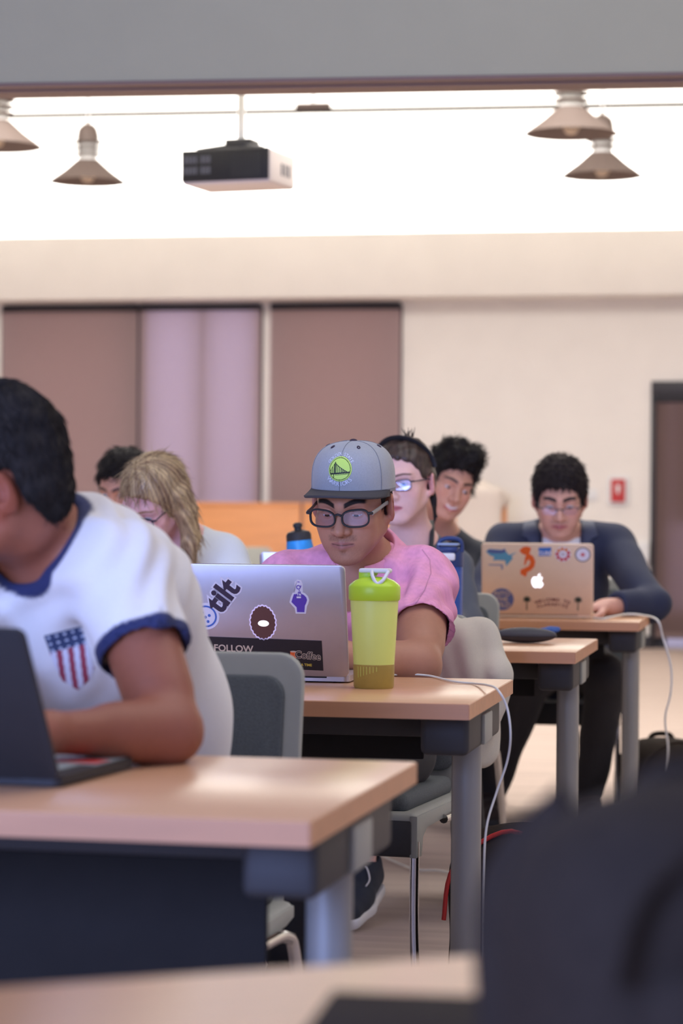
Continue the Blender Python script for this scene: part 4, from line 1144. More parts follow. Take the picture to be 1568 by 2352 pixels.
# sports bottle on the same table, further left
b = P(708, 1460, 6.62)
sport = mat('bright_blue_squeeze_plastic', S(46, 140, 206), 0.4, noise=0.25, nscale=26)
t = thing('sports_bottle', 'bright blue squeeze bottle with black nozzle left of the capped person', 'bottle', (b.x, b.y, TZ), 0)
t.rotation_euler = (0, math.radians(-6), 0)
lathe('body', [(0.034, 0), (0.037, 0.004), (0.037, 0.10), (0.031, 0.12), (0.031, 0.14), (0.037, 0.16), (0.037, 0.245), (0.034, 0.266), (0.0001, 0.267)], sport, t, 32)
lathe('cap', [(0.0345, 0.262), (0.0345, 0.278), (0.030, 0.286), (0.014, 0.291), (0.0001, 0.292)], M['blackplastic'], t, 28)
lathe('nozzle', [(0.011, 0.288), (0.010, 0.298), (0.013, 0.300), (0.013, 0.308), (0.006, 0.312), (0.0001, 0.312)], M['blackplastic'], t, 20)
# oval spectacle case and blue cloth
c = onz(1208, 1479, TZ)
t = thing('glasses_case', 'dark grey oval hard case lying on the third table', 'case', (c.x, c.y + 0.04, TZ), math.radians(-4))
sk = Sculpt(); sk.ell((0, 0, 0.021), (0.083, 0.040, 0.0205), 0.004); Vt, Q = sk.mesh(0.003)
Vt[:, 2] = np.maximum(Vt[:, 2], 0.0)
casem = mat('charcoal_case', S(66, 66, 74), 0.6, noise=0.05, nscale=80, bump=0.2, bscale=500)
mesh_obj('shell', Vt, Q, casem, t)
tube('seam', [(0.0836 * math.cos(2 * PI * i / 40), 0.0405 * math.sin(2 * PI * i / 40), 0.0185) for i in range(40)], 0.0009, M['blackplastic'], t, n=6, closed=True)
c2 = onz(1262, 1455, TZ)
sk = Sculpt(); sk.ell((0, 0, 0.008), (0.030, 0.016, 0.010), 0.006); sk.ell((0.012, 0.004, 0.012), (0.02, 0.012, 0.008), 0.006); Vt, Q = sk.mesh(0.002)
Vt[:, 2] = np.maximum(Vt[:, 2], 0); Vt = cyl_noise_disp(Vt, Q, 0.0012, 160, 5); Vt[:, 2] = np.maximum(Vt[:, 2], 0)
o = mesh_obj('cleaning_cloth', Vt, Q, M['cloth'], cols=flatcol(Vt, S(70, 100, 164)), loc=(c2.x, c2.y + 0.02, TZ)); tag(o, 'crumpled blue cloth behind the dark oval case', 'cloth')
# charger cables
def cable(label, pts, r):
    tag(tube('charger_cable', pts, r, M['cable'], n=8, smooth_path=8), label, 'cable')
zc = TZ + 0.0032
pts = [onz(x, y, zc) for x, y in ((880, 1552), (930, 1549), (985, 1552), (1040, 1565), (1090, 1570))] + [onz(1120, 1574, zc + 0.010)]
e_ = onz(1142, 1584, zc + 0.012)
pts += [e_, P(1164, 1625, e_.y - 0.01), P(1172, 1690, e_.y - 0.01), P(1164, 1750, e_.y + 0.02), P(1140, 1820, e_.y + 0.02), P(1117, 1900, e_.y), P(1110, 2010, e_.y - 0.02), P(1107, 2150, e_.y - 0.05), P(1108, 2330, e_.y - 0.1)]
cable('thin cable drooping off the corner of the table with the lime bottle', pts, 0.0022)
pts = [onz(x, y, TZ + 0.004) for x, y in ((1362, 1419), (1385, 1421))] + [onz(1410, 1416, TZ + 0.010), onz(1440, 1411, TZ + 0.012), onz(1472, 1413, TZ + 0.012)]
e_ = onz(1500, 1424, TZ + 0.006); e_.x += 0.012
pts += [e_, P(1522, 1465, e_.y), P(1540, 1530, e_.y), P(1540, 1590, e_.y), P(1527, 1650, e_.y), P(1534, 1720, e_.y), P(1528, 1790, e_.y), P(1515, 1900, e_.y)]
cable('white charger cord running from the gold laptop over the table end', pts, 0.0034)
# cable on the floor
pts = [onz(x, y, 0.009) for x, y in ((870, 1962), (920, 1985), (960, 1998), (1010, 2000), (1060, 2012))]
cable('thin cable lying on the carpet behind the chair with the jacket', pts, 0.003)
# bags
def backpack(label, c, w_, d_, h_, rotz, tilt=0.0, trim=None, handle=True):
    t = thing('backpack', label, 'backpack', c, rotz)
    sk = Sculpt(); sk.rbox((0, 0, h_ * 0.5), (w_ / 2, d_ / 2, h_ / 2), min(w_, d_) * 0.42, 0.02)
    sk.ell((0, 0, h_ * 0.80), (w_ * 0.40, d_ * 0.45, h_ * 0.22), 0.05)
    Vt, Q = sk.mesh(0.008); Vt = cyl_noise_disp(Vt, Q, 0.005, 30, 4); Vt[:, 2] = np.maximum(Vt[:, 2], 0)
    mesh_obj('body', Vt, Q, M['blackbag'], t)
    sk = Sculpt(); sk.rbox((0, -d_ * 0.48, h_ * 0.33), (w_ * 0.38, d_ * 0.16, h_ * 0.24), d_ * 0.14, 0.02)
    Vt, Q = sk.mesh(0.007); Vt = cyl_noise_disp(Vt, Q, 0.004, 34, 6)
    mesh_obj('front_pocket', Vt, Q, M['blackbag'], t)
    tube('zipper', [(-w_ * 0.46, -d_ * 0.50, h_ * 0.55), (-w_ * 0.38, -d_ * 0.50, h_ * 0.84), (0, -d_ * 0.36, h_ * 1.025), (w_ * 0.38, -d_ * 0.50, h_ * 0.84), (w_ * 0.46, -d_ * 0.50, h_ * 0.55)], 0.005, trim or M['blackbag'], t, n=8, smooth_path=6)
    if handle: tube('top_handle', [(-0.05, d_ * 0.25, h_ * 0.95), (-0.03, d_ * 0.25, h_ * 1.07), (0.03, d_ * 0.25, h_ * 1.07), (0.05, d_ * 0.25, h_ * 0.95)], 0.009, M['blackbag'], t, n=8, smooth_path=5)
    for s in (-1, 1):
        tube('shoulder_strap', [(s * w_ * 0.25, d_ * 0.45, h_ * 0.92), (s * w_ * 0.32, d_ * 0.75, h_ * 0.65), (s * w_ * 0.34, d_ * 0.70, h_ * 0.3), (s * w_ * 0.38, d_ * 0.48, h_ * 0.1)], 0.013, M['blackbag'], t, n=8, flat=(1.8, 0.5), smooth_path=5)
    return t
c = onz(1180, 2330, 0); c = P(1185, 2200, 4.95); 
backpack('black backpack with red trim standing beside the second table leg', (0.385, 5.12, 0.006), 0.30, 0.20, 0.40, math.radians(-20), trim=M['red'], handle=False)
t = backpack('black backpack slumped on the floor beside the farthest table leg', (1.13, 8.33, 0.006), 0.33, 0.24, 0.29, math.radians(15))
for i in range(5):
    tube('compression_strap', [(-0.10 + 0.05 * i, -0.115, 0.12), (-0.07 + 0.05 * i, -0.09, 0.24), (-0.02 + 0.05 * i, 0.0, 0.293)], 0.008, MATS['grey_plastic'] if i == 9 else MATS['charcoal_case'], t, n=8, smooth_path=4)
backpack('big black bag blurred in the right foreground, on the nearest table', (0.228, 1.36, TZ), 0.275, 0.16, 0.178, math.radians(22))
# flat black notebook in front
t = thing('notebook_computer', 'closed black laptop lying on the blurred nearest table', 'laptop', (-0.004, 1.635, TZ), math.radians(-8))
box('base', (0.0, -0.17, 0.002), (0.24, 0, 0.010), M['blackbag'], t, bevel=0.003); box('lid', (0.0, -0.17, 0.0105), (0.24, 0, 0.017), M['blackbag'], t, bevel=0.003)

# ------------------------------------------------------------------ people: shared builders
def dfr(o, d, up=(0, 0, 1)):
    d = Vector(d).normalized(); up = Vector(up); s = d.cross(up)
    if s.length < 1e-3: s = d.cross(Vector((0, 1, 0)))
    s.normalize(); n = s.cross(d)
    return Frame(o, R=np.array([s, d, n]).T)
def lerp(a, b, t): return Vector(a) + (Vector(b) - Vector(a)) * t
def body(sk, J, hf, g=1.0, hands=(True, True), legs=True, curl=0.35, neck_r=0.051):
    f = np.array(J.get('front', (0, -1, 0)), float)
    sk.rc(J['pelvis'], J['chest'], 0.120 * g, 0.128 * g, 0.05, sq=(f, 1.2))
    sk.rc(J['chest'], lerp(J['chest'], J['neck'], 0.75), 0.120 * g, 0.070 * g, 0.06, sq=(f, 1.15))
    sk.rc(J['shL'], J['shR'], 0.052 * g, 0.052 * g, 0.06)
    sk.rc(J['neck'], hf.w((0, 0.034, -0.050)), neck_r * 1.08, neck_r * 0.97, 0.03)
    sk.rc(lerp(J['shL'], J['neck'], 0.35), J['neck'], 0.045, 0.05, 0.05); sk.rc(lerp(J['shR'], J['neck'], 0.35), J['neck'], 0.045, 0.05, 0.05)
    for q in 'LR':
        sh, el, wr = J['sh' + q], J['el' + q], J['wr' + q]
        sk.rc(sh, el, 0.052 * g, 0.043 * g, 0.03); sk.rc(lerp(sh, el, 0.35), lerp(sh, el, 0.75), 0.050 * g, 0.046 * g, 0.02)
        sk.rc(el, wr, 0.041 * g, 0.027 * g, 0.02); sk.rc(lerp(el, wr, 0.1), lerp(el, wr, 0.45), 0.043 * g, 0.038 * g, 0.02)
        hd = J.get('hd' + q, (wr - el))
        hand(sk, wr, hd, J.get('hn' + q, (0, 0, 1)), 1 if q == 'L' else -1, curl)
    if legs:
        for q in 'LR':
            sk.rc(J['hip' + q], J['kn' + q], 0.078 * g, 0.055 * g, 0.04); sk.rc(J['kn' + q], J['an' + q], 0.053 * g, 0.036 * g, 0.02)
            a = J['an' + q]; ft = Vector(J.get('ft' + q, (0, -1, 0))).normalized()
            sk.rc(a + Vector((0, 0, -0.03)) - ft * 0.02, a + ft * 0.09 + Vector((0, 0, -0.055)), 0.030, 0.020, 0.02)
def finish(name, person, sk, m, res, colf, fine=None, disp=None, smooth=1):
    Vt, Q = sk.mesh(res, fine, smooth)
    if disp is not None: Vt = Vt + normals(Vt, Q) * disp(Vt)[:, None]
    cols = colf(Vt) if callable(colf) else flatcol(Vt, colf)
    o = mesh_obj(name, Vt, Q, m, person, cols=cols)
    return o, Vt, Q
def head_box(hf, r=0.145):
    c = hf.w((0, -0.005, -0.005)); return (np.array(c) - r * np.array((0.80, 0.95, 0.98)), np.array(c) + r * np.array((0.80, 0.95, 0.98)))
def cuff(sk, sh, el, t, r, inner, length=0.12):
    """open the end of a sleeve at t along the arm"""
    p = lerp(sh, el, t); d = (Vector(el) - Vector(sh)).normalized()
    sk.rbox((0, length / 2, 0), (r * 1.9, length / 2, r * 1.9), 0.004, 0.003, 's', dfr(p, d))
    sk.rc(p - d * 0.035, p + d * 0.06, inner * 0.9, inner * 1.02, 0.004, 's')
def trunk(sk, J, r1, r2, r3, k=0.06, flat=1.12, sh=0.064, mid=None):
    f = np.array(J.get('front', (0, -1, 0)), float)
    if mid is not None:
        sk.rc(J['pelvis'], mid[0], r1, mid[1], k, sq=(f, flat)); sk.rc(mid[0], J['chest'], mid[1], r2, k, sq=(f, flat))
    else: sk.rc(J['pelvis'], J['chest'], r1, r2, k, sq=(f, flat))
    sk.rc(J['chest'], lerp(J['chest'], J['neck'], 0.8), r2 * 0.95, r3, k, sq=(f, 1.1))
    sk.rc(J['shL'], J['shR'], sh, sh, k)
    for q in 'LR': sk.rc(J['sh' + q], J['neck'] + Vector((0, 0.01, -0.015)), sh * 0.92, 0.06, 0.05)
def trousers(person, J, col, name='trousers', gi=1.15, upto=1.0, res=0.010):
    sk = Sculpt()
    sk.rc(J['pelvis'] + Vector((0, 0, -0.02)), J['pelvis'] + Vector((0, 0, 0.06)), 0.138, 0.130, 0.04)
    for q in 'LR':
        a = lerp(J['kn' + q], J['an' + q], upto)
        sk.rc(J['hip' + q], J['kn' + q], 0.095 * gi * 0.9, 0.068 * gi * 0.9, 0.04); sk.rc(J['kn' + q], a, 0.068 * gi * 0.9, 0.052 * gi * 0.9, 0.02)
    return finish(name, person, sk, M['cloth'], res, col, disp=lambda v: 0.004 * waves(v, 45, 3))
def shoe(person, a, ft, col, sole, lace=None):
    """a = ankle point, ft = toe direction"""
    a = Vector(a); ft = Vector(ft).normalized(); side = ft.cross(Vector((0, 0, 1))).normalized(); up = side.cross(ft)
    fr = Frame(a, R=np.array([side, ft, up]).T)
    sk = Sculpt()
    sk.rc((0, -0.035, -0.045), (0, 0.10, -0.058), 0.042, 0.040, 0.02, fr=fr); sk.rc((0, 0.08, -0.060), (0, 0.165, -0.066), 0.042, 0.032, 0.02, fr=fr)
    sk.rc((0, -0.02, -0.005), (0, 0.03, -0.02), 0.042, 0.040, 0.02, fr=fr)
    sk.rbox((0, 0.06, -0.145), (0.1, 0.2, 0.05), 0.003, 0.004, 's', fr)
    sk.rc((0, -0.012, 0.02), (0, -0.005, 0.06), 0.036, 0.040, 0.006, 's', fr=fr)
    o, Vt, Q = finish('shoe', person, sk, M['cloth'], 0.0035, col)
    sk = Sculpt()
    sk.rc((0, -0.038, -0.088), (0, 0.08, -0.090), 0.042, 0.044, 0.02, fr=fr); sk.rc((0, 0.08, -0.090), (0, 0.168, -0.088), 0.044, 0.034, 0.02, fr=fr)
    sk.rbox((0, 0.06, -0.150), (0.1, 0.22, 0.045), 0.003, 0.003, 's', fr); sk.rbox((0, 0.06, -0.031), (0.1, 0.22, 0.045), 0.003, 0.003, 's', fr)
    Vt, Q = sk.mesh(0.004); mesh_obj('sole', Vt, Q, sole, o)
    if lace:
        for i in range(6):
            y = 0.035 + 0.017 * i; z = -0.004 - 0.0058 * i
            tube('lace', [fr.w((-0.022, y, z - 0.010)), fr.w((0, y + 0.006, z + 0.004)), fr.w((0.022, y + 0.014, z - 0.010))], 0.0026, lace, o, n=6, smooth_path=4)
        for s in (-1, 1): tube('lace', [fr.w((0, 0.03, 0.006)), fr.w((s * 0.02, 0.05, 0.012)), fr.w((s * 0.034, 0.075, -0.010)), fr.w((s * 0.030, 0.10, -0.020))], 0.0024, lace, o, n=6, smooth_path=5)
        for s in (-1, 1): prism_pts = None
        tube('side_stripe', [fr.w((0.041, 0.02, -0.055)), fr.w((0.044, 0.06, -0.068)), fr.w((0.042, 0.10, -0.058)), fr.w((0.036, 0.135, -0.040))], [0.002, 0.005, 0.004, 0.001], lace, o, n=6, smooth_path=5)
    return o
vec = Vector

# ================================================================== man in the grey cap
hf = Frame((0.024, 5.285, 1.096), yaw=-17, pitch=13, scale=1.02)
J = dict(pelvis=vec((0.03, 5.53, 0.56)), chest=vec((0.045, 5.46, 0.80)), neck=vec((0.050, 5.42, 0.960)),
         shL=P(668, 1345, 5.40), shR=P(972, 1338, 5.40), elL=vec((-0.235, 5.16, 0.795)), elR=P(962, 1528, 5.08),
         wrL=vec((-0.165, 5.02, 0.79)), wrR=vec((-0.005, 5.00, 0.785)), hdL=(0.25, -1, -0.15), hdR=(-0.9, -0.3, -0.1),
         hipL=vec((-0.06, 5.50, 0.53)), hipR=vec((0.12, 5.50, 0.53)), knL=vec((-0.20, 5.11, 0.54)), knR=vec((-0.02, 5.09, 0.54)),
         anL=vec((-0.24, 5.26, 0.10)), anR=vec((-0.11, 5.28, 0.10)), front=(-0.25, -0.97, 0))
SKC = S(176, 126, 102)
per = thing('person', 'person in a grey flat-brimmed cap, black glasses and pink shirt, looking down at a laptop', 'person', (0.03, 5.5, 0))
per.location = (0, 0, 0)
sk = Sculpt(); head_prims(sk, hf, nose=1.12, lid=-0.0026); body(sk, J, hf, g=1.06, legs=False)
hb = head_box(hf)
bo, Vt, Q = finish('body', per, sk, M['skin'], 0.006, lambda v: face_cols(v, hf, SKC, S(156, 104, 94), S(24, 17, 17), 0.0052, 0.6, browtilt=0.45), (hb[0], hb[1], 0.0019))
eyes(per, hf, look=-26, side=0)
glasses(per, hf, M['blackplastic'], mat('clear_grey_plastic', S(150, 148, 146), 0.35, noise=0.02, nscale=40), 0.0565, 0.0365, 0.0023, -0.006, -0.107, True, 0.0360, LENS, (1.5, 0.9), 2.8)
# short dark hair showing below the cap
Vt, Q = hair_mesh(hf, 0.0035, ([-0.14, -0.06, -0.05, -0.038, -0.012, -0.004, 0.026, 0.04, 0.07, 0.14], [0.05, 0.045, 0.03, -0.022, -0.026, 0.012, 0.014, -0.02, -0.06, -0.06]), 0.0, 0.0006, 400, 2, 0.003)
x, y, z = hf.loc(Vt[:, 0], Vt[:, 1], Vt[:, 2])
mesh_obj('hair', Vt, Q, M['hair_b'], per)
# pink short-sleeved shirt
sk = Sculpt(); trunk(sk, J, 0.150, 0.150, 0.085, sh=0.066)
for q, tt in (('R', 0.62), ('L', 0.62)):
    sk.rc(J['sh' + q], lerp(J['sh' + q], J['el' + q], 0.75), 0.067, 0.072, 0.03)
sk.rc(J['neck'] + vec((0, 0.0, -0.005)), hf.w((0, 0.02, -0.05)), 0.064, 0.070, 0.004, 's')
sk.rc(J['neck'] + vec((-0.03, -0.05, -0.01)), J['neck'] + vec((-0.06, -0.14, -0.13)), 0.042, 0.012, 0.004, 's')
for q, tt in (('R', 0.60), ('L', 0.62)): cuff(sk, J['sh' + q], J['el' + q], tt, 0.072, 0.066)
PINK = np.array(S(232, 158, 190))
def pinkcol(v):
    c = flatcol(v, PINK)
    return c * (1 + 0.05 * waves(v, 900, 5, 6, (1, 1, 0.15)) + 0.04 * waves(v, 260, 8, 6, (1, 1, 0.2)))[:, None]
def folds(v, a=0.0055):
    dR = np.array(J['elR'] - J['shR']); dR /= np.linalg.norm(dR)
    s = (v - np.array(J['shR'])) @ dR
    A = np.array(P(918, 1402, 5.32)); dx, dz = v[:, 0] - A[0], v[:, 2] - A[2]; rr = np.hypot(dx, dz)
    arm = 0.0042 * np.sin(np.arctan2(dz, dx) * 11 + 18 * rr) * sstep(0.015, 0.05, rr) * sstep(0.17, 0.08, rr) * (v[:, 1] < 5.45)
    return arm + a * waves(v, 34, 11, 7, (1.3, 1.3, 0.6)) + 0.0045 * waves(v, 80, 14, 5, (1, 1, 0.7)) * sstep(-0.05, 0.03, s)
so, sV, sQ = finish('shirt', per, sk, M['cloth'], 0.005, pinkcol, disp=folds)
# collar: stand and turned-down leaves
def collar(parent, base, axis, r0, col, open_deg=40, h=0.030, leaf=0.045, face=-17, res=48):
    fr = dfr(base, axis, (0, 1, 0)); ax = Vector(axis).normalized()
    e1 = (Vector((math.sin(math.radians(face)), -math.cos(math.radians(face)), 0))); e1 = (e1 - ax * e1.dot(ax)).normalized(); e2 = ax.cross(e1)
    rows = []
    for i in range(res + 1):
        a = math.radians(open_deg / 2 + (360 - open_deg) * i / res)
        fd = max(0.0, math.cos(a)) ** 3                       # 1 at the front points
        rad = e1 * math.cos(a) * 1.08 + e2 * math.sin(a)
        lf = leaf * (1 + 0.55 * fd)
        col_pts = [rad * r0, rad * (r0 * 0.99) + ax * h, rad * (r0 + 0.004) + ax * (h + 0.004), rad * (r0 + 0.011) + ax * (h - 0.002),
                   rad * (r0 + 0.024 + 0.010 * fd) + ax * (h - lf * 0.5), rad * (r0 + 0.042 + 0.030 * fd) + ax * (h - lf * 0.92)]
        rows.append([Vector(base) + p for p in col_pts])
    vs_ = [p for r in rows for p in r]; m_ = 6
    fs = [(i * m_ + j, i * m_ + j + 1, (i + 1) * m_ + j + 1, (i + 1) * m_ + j) for i in range(res) for j in range(m_ - 1)]
    o = mesh_obj('collar', np.array(vs_), np.array(fs), M['cloth'], parent, cols=pinkcol(np.array(vs_)))
    s = o.modifiers.new('thick', 'SOLIDIFY'); s.thickness = 0.003; s.offset = 0
    sb = o.modifiers.new('sub', 'SUBSURF'); sb.levels = 1; sb.render_levels = 2
    return o
nk = J['neck']; ax_ = hf.w((0, 0.026, -0.055)) - nk
collar(so, nk + vec((0.0, -0.012, 0.018)), (ax_.normalized() + vec((0, -0.15, 0.5))), 0.069, PINK, 44, 0.034, 0.062)
for s_ in (0.25, 0.62):                                     # seam of the sleeve head and hem stitching
    p0 = lerp(J['shR'], J['elR'], s_ - 0.05)
def seam_line(name, pts, Y0, w_, col, tgt, parent):
    q = [P(x, y, 5.4) for x, y in pts]; q = [(p.x, p.z) for p in q]
    def f(u, v):
        for (a, b), (c, d) in zip(q[:-1], q[1:]):
            L2 = (c - a) ** 2 + (d - b) ** 2; t = min(1, max(0, ((u - a) * (c - a) + (v - b) * (d - b)) / L2))
            if math.hypot(u - a - t * (c - a), v - b - t * (d - b)) < w_: return col
        return None
    decal(name, tgt, f, min(p[0] for p in q) - 0.004, max(p[0] for p in q) + 0.004, min(p[1] for p in q) - 0.004, max(p[1] for p in q) + 0.004, Y0, 0.0011, M['decal'], parent, 0.0008)
seam_line('sleeve_seam', [(968, 1262), (985, 1285), (985, 1315), (968, 1350), (942, 1385), (922, 1412)], 4.9, 0.0011, tuple(PINK * 0.72), (sV, sQ), so)
seam_line('hem_stitch', [(922, 1398), (960, 1404), (1000, 1420), (1038, 1446)], 4.9, 0.0008, tuple(PINK * 0.78), (sV, sQ), so)
seam_line('yoke_seam', [(640, 1318), (690, 1305), (735, 1300)], 4.9, 0.0009, tuple(PINK * 0.75), (sV, sQ), so)
trousers(per, J, S(50, 49, 51), upto=0.96)
for q in 'LR': shoe(per, J['an' + q], (-0.2, -1, 0), S(34, 34, 40), M['white'])
# cap
cf = Frame(hf.w((0, 0.006, 0.0)) + vec((0, 0.0, 0.031)), yaw=-17, pitch=5, roll=1.0)
CRX, CRY, CH = 0.0905, 0.104, 0.108
def cap_s(t): return max(0.0, 1 - max(t, 0) ** 3.4) ** (1 / 2.6)
def cap_pt(u, h, off=0.0, phi=None):
    ph = u / CRX if phi is None else phi
    s = cap_s(min(h / CH, 1.0)) * (1 + 0.02 * (h / CH))
    # normal, leaning up near the crown
    up = max(0.0, h / CH - 0.55) * 1.3
    n = Vector((math.sin(ph), -math.cos(ph), up)).normalized()
    return Vector((CRX * s * math.sin(ph), -CRY * s * math.cos(ph), h)) + n * off
vs_, fs = [], []
nph, nt_ = 72, 22
tl = [1 - (1 - j / nt_) ** 1.7 for j in range(nt_ + 1)]
for j in range(nt_ + 1):
    for i in range(nph): vs_.append(cf.w(cap_pt(0, CH * min(tl[j], 0.9995), 0, 2 * PI * i / nph)))
for j in range(nt_):
    for i in range(nph): fs.append((j * nph + i, j * nph + (i + 1) % nph, (j + 1) * nph + (i + 1) % nph, (j + 1) * nph + i))
fs.append(tuple(nt_ * nph + i for i in range(nph)))
capm = mat('grey_wool_twill', S(160, 164, 168), 0.85, noise=0.05, nscale=300, bump=0.25, bscale=800, sheen=0.2)
capd = mat('charcoal_twill', S(62, 60, 64), 0.8, noise=0.05, nscale=300, bump=0.25, bscale=800)
capo = autosmooth(mesh_obj('cap', vs_, fs, capm, per), 50)
md = capo.modifiers.new('thick', 'SOLIDIFY'); md.thickness = 0.003; md.offset = -1
# brim
rows = []
nb = 40
for i in range(nb + 1):
    a = math.radians(-78 + 156 * i / nb)
    inn = vec((CRX * 0.985 * math.sin(a), -CRY * 0.985 * math.cos(a), 0.004))
    L = 0.070 * max(0, 1 - (abs(a) / math.radians(78)) ** 2.6) ** 0.55
    r_ = []
    for j in range(7):
        f_ = j / 6
        r_.append(inn + vec((0.10 * L * math.sin(a) * f_, -L * f_, -0.006 * f_ - 0.10 * (inn.x) ** 2 / 0.09 * f_)))
    rows.append(r_)
vs_ = [cf.w(p) for r_ in rows for p in r_]; fs = [(i * 7 + j, (i + 1) * 7 + j, (i + 1) * 7 + j + 1, i * 7 + j + 1) for i in range(nb) for j in range(6)]
br = mesh_obj('brim', vs_, fs, capd, capo); md = br.modifiers.new('thick', 'SOLIDIFY'); md.thickness = 0.0045; md.offset = 0
# seams, eyelets, button, sweatband edge
seamm = mat('cap_seam_thread', S(118, 122, 130), 0.8, noise=0.05, nscale=200)
for a in (0, 60, 120, 180, 240, 300):
    tube('seam', [cf.w(cap_pt(0, CH * min(1 - (1 - j / 24) ** 1.6, 0.998), 0.0004, math.radians(a))) for j in range(25)], 0.0007, seamm, capo, n=6)
tube('seam', [cf.w(cap_pt(0, 0.006, 0.0004, 2 * PI * i / 60)) for i in range(60)], 0.0006, seamm, capo, n=6, closed=True)
dkm = mat('dark_plum_thread', S(58, 44, 60), 0.7, noise=0.05, nscale=200)
for a in (-30, 30, 90, 150, 210, 270):
    c_ = [cf.w(cap_pt(0, CH * 0.90 + 0.0022 * math.sin(2 * PI * i / 14), 0.0004, math.radians(a) + 0.045 * math.cos(2 * PI * i / 14))) for i in range(14)]
    tube('eyelet', c_, 0.0014, dkm, capo, n=6, closed=True)
bt = lathe('top_button', [(0.009, 0), (0.008, 0.003), (0.004, 0.005), (0.0001, 0.0055)], dkm, capo, 18); bt.matrix_local = cf.mtx() @ Matrix.Translation((0, 0, CH - 0.001))
# emblem: lime roundel with a suspension bridge, lettering above and below
EH, ER = 0.053, 0.0265
def emb(u, v):
    r = math.hypot(u, v) / ER
    if r > 1: return None
    lime_, dark = S(196, 232, 110), S(34, 40, 36)
    if 0.86 < r < 0.91: return dark
    if r < 0.86:
        U_, V_ = u / ER, v / ER
        tx_ = -0.42
        cab = lambda x: (0.62 - 1.16 * (x - tx_) ** 0.75 * 0.62) - 0.10 if x > tx_ else 0.52 - 1.5 * (tx_ - x) ** 0.9
        deck = -0.36 + 0.10 * (U_ + 0.2)
        top = cab(U_)
        if abs(V_ - top) < 0.035 and V_ > deck - 0.02: return dark
        if abs(V_ - deck) < 0.065: return dark
        if abs(U_ - tx_) < 0.045 and deck < V_ < 0.55: return dark
        if deck < V_ < top and (int((U_ + 2) / 0.075) % 2 == 0): return dark
        if deck - 0.14 < V_ < deck - 0.10 and U_ > -0.35: return dark
        if abs(U_ + 0.5) < 0.03 and deck - 0.35 < V_ < deck: return dark
    return lime_
res = 0.00055; n_ = int(2 * ER / res) + 1
idx, ev, ef, ec = {}, [], [], []
def gv(i, j):
    if (i, j) not in idx:
        idx[(i, j)] = len(ev); u, v = -ER + i * res, -ER + j * res
        b_ = 0.0016 if math.hypot(u, v) < ER * 0.97 else 0.0008
        ev.append(cf.w(cap_pt(u, EH + v, b_)))
    return idx[(i, j)]
for i in range(n_):
    for j in range(n_):
        c_ = emb(-ER + (i + 0.5) * res, -ER + (j + 0.5) * res)
        if c_ is None: continue
        ef.append((gv(i, j), gv(i + 1, j), gv(i + 1, j + 1), gv(i, j + 1))); ec.append(c_)
mesh_obj('emblem', np.array(ev), np.array(ef), M['decal'], capo, facecols=np.array(ec))
thr = mat('pale_thread', S(206, 212, 224), 0.7, noise=0.03, nscale=300)
def cap_arc(s, R, size, spread, bottom):
    for i, ch in enumerate(s):
        if ch == ' ': continue
        a = (i - (len(s) - 1) / 2) * spread
        me = text_mesh(ch, size, 0.02, 0.0)
        cx_, cz_ = (R * math.sin(a), R * math.cos(a)) if not bottom else (R * math.sin(a), -R * math.cos(a))
        rt = -a if not bottom else a
        c_, s_ = math.cos(rt), math.sin(rt)
        for v in me.vertices:
            x, y = v.co.x, v.co.y
            v.co = cf.w(cap_pt(cx_ + x * c_ - y * s_, EH + cz_ + x * s_ + y * c_, 0.0010))
        me.materials.clear(); me.materials.append(thr)
        link(bpy.data.objects.new('emblem_letter', me), capo)
cap_arc('GOLDEN STATE', ER * 1.17, 0.0100, 0.190, False)
cap_arc('WARRIORS', ER * 1.23, 0.0125, 0.225, True)
# beige jacket over his chair
chf = Frame((0.015, 5.50, 0), yaw=-17)
sk = Sculpt()
sk.rbox((0.09, 0.275, 0.650), (0.190, 0.050, 0.170), 0.045, 0.03, 'u', chf)
sk.rc((-0.08, 0.26, 0.805), (0.17, 0.275, 0.805), 0.042, 0.045, 0.04, 'u', chf)
sk.rc((0.19, 0.27, 0.79), (0.275, 0.25, 0.70), 0.050, 0.038, 0.05, 'u', chf); sk.rc((0.275, 0.25, 0.70), (0.24, 0.26, 0.50), 0.038, 0.028, 0.04, 'u', chf)
sk.rc((0.10, 0.24, 0.55), (0.06, 0.20, 0.49), 0.05, 0.03, 0.04, 'u', chf)
Vt, Q = sk.mesh(0.007)
Vt = Vt + normals(Vt, Q) * (0.009 * waves(Vt, 34, 21, 6, (1.6, 1.6, 0.45)) + 0.0045 * waves(Vt, 80, 22, 6, (1.5, 1.5, 0.4)))[:, None]
tag(mesh_obj('jacket', Vt, Q, M['cloth'], cols=flatcol(Vt, S(206, 200, 184))), 'beige jacket hung over the chair behind the pink shirt', 'jacket')

# ================================================================== man in the white ringer tee
hf = Frame(P(-18, 1126, 3.42), yaw=-84, pitch=14, scale=1.02)
J = dict(pelvis=vec((-0.335, 3.86, 0.56)), chest=P(222, 1400, 3.60), neck=P(135, 1262, 3.56), shL=P(-70, 1330, 3.62), shR=P(272, 1312, 3.42),
         elL=vec((-0.56, 3.30, 0.79)), elR=P(392, 1680, 3.27), wrL=vec((-0.50, 3.14, 0.80)), wrR=P(95, 1684, 3.10), hdL=(0.2, -1, -0.25), hdR=(-0.9, -0.25, -0.25),
         hipL=vec((-0.43, 3.80, 0.53)), hipR=vec((-0.25, 3.80, 0.53)), knL=vec((-0.46, 3.40, 0.55)), knR=vec((-0.25, 3.40, 0.55)),
         anL=vec((-0.46, 3.50, 0.10)), anR=vec((-0.24, 3.52, 0.10)), front=(-0.55, -0.83, 0))
SKB = S(150, 92, 70)
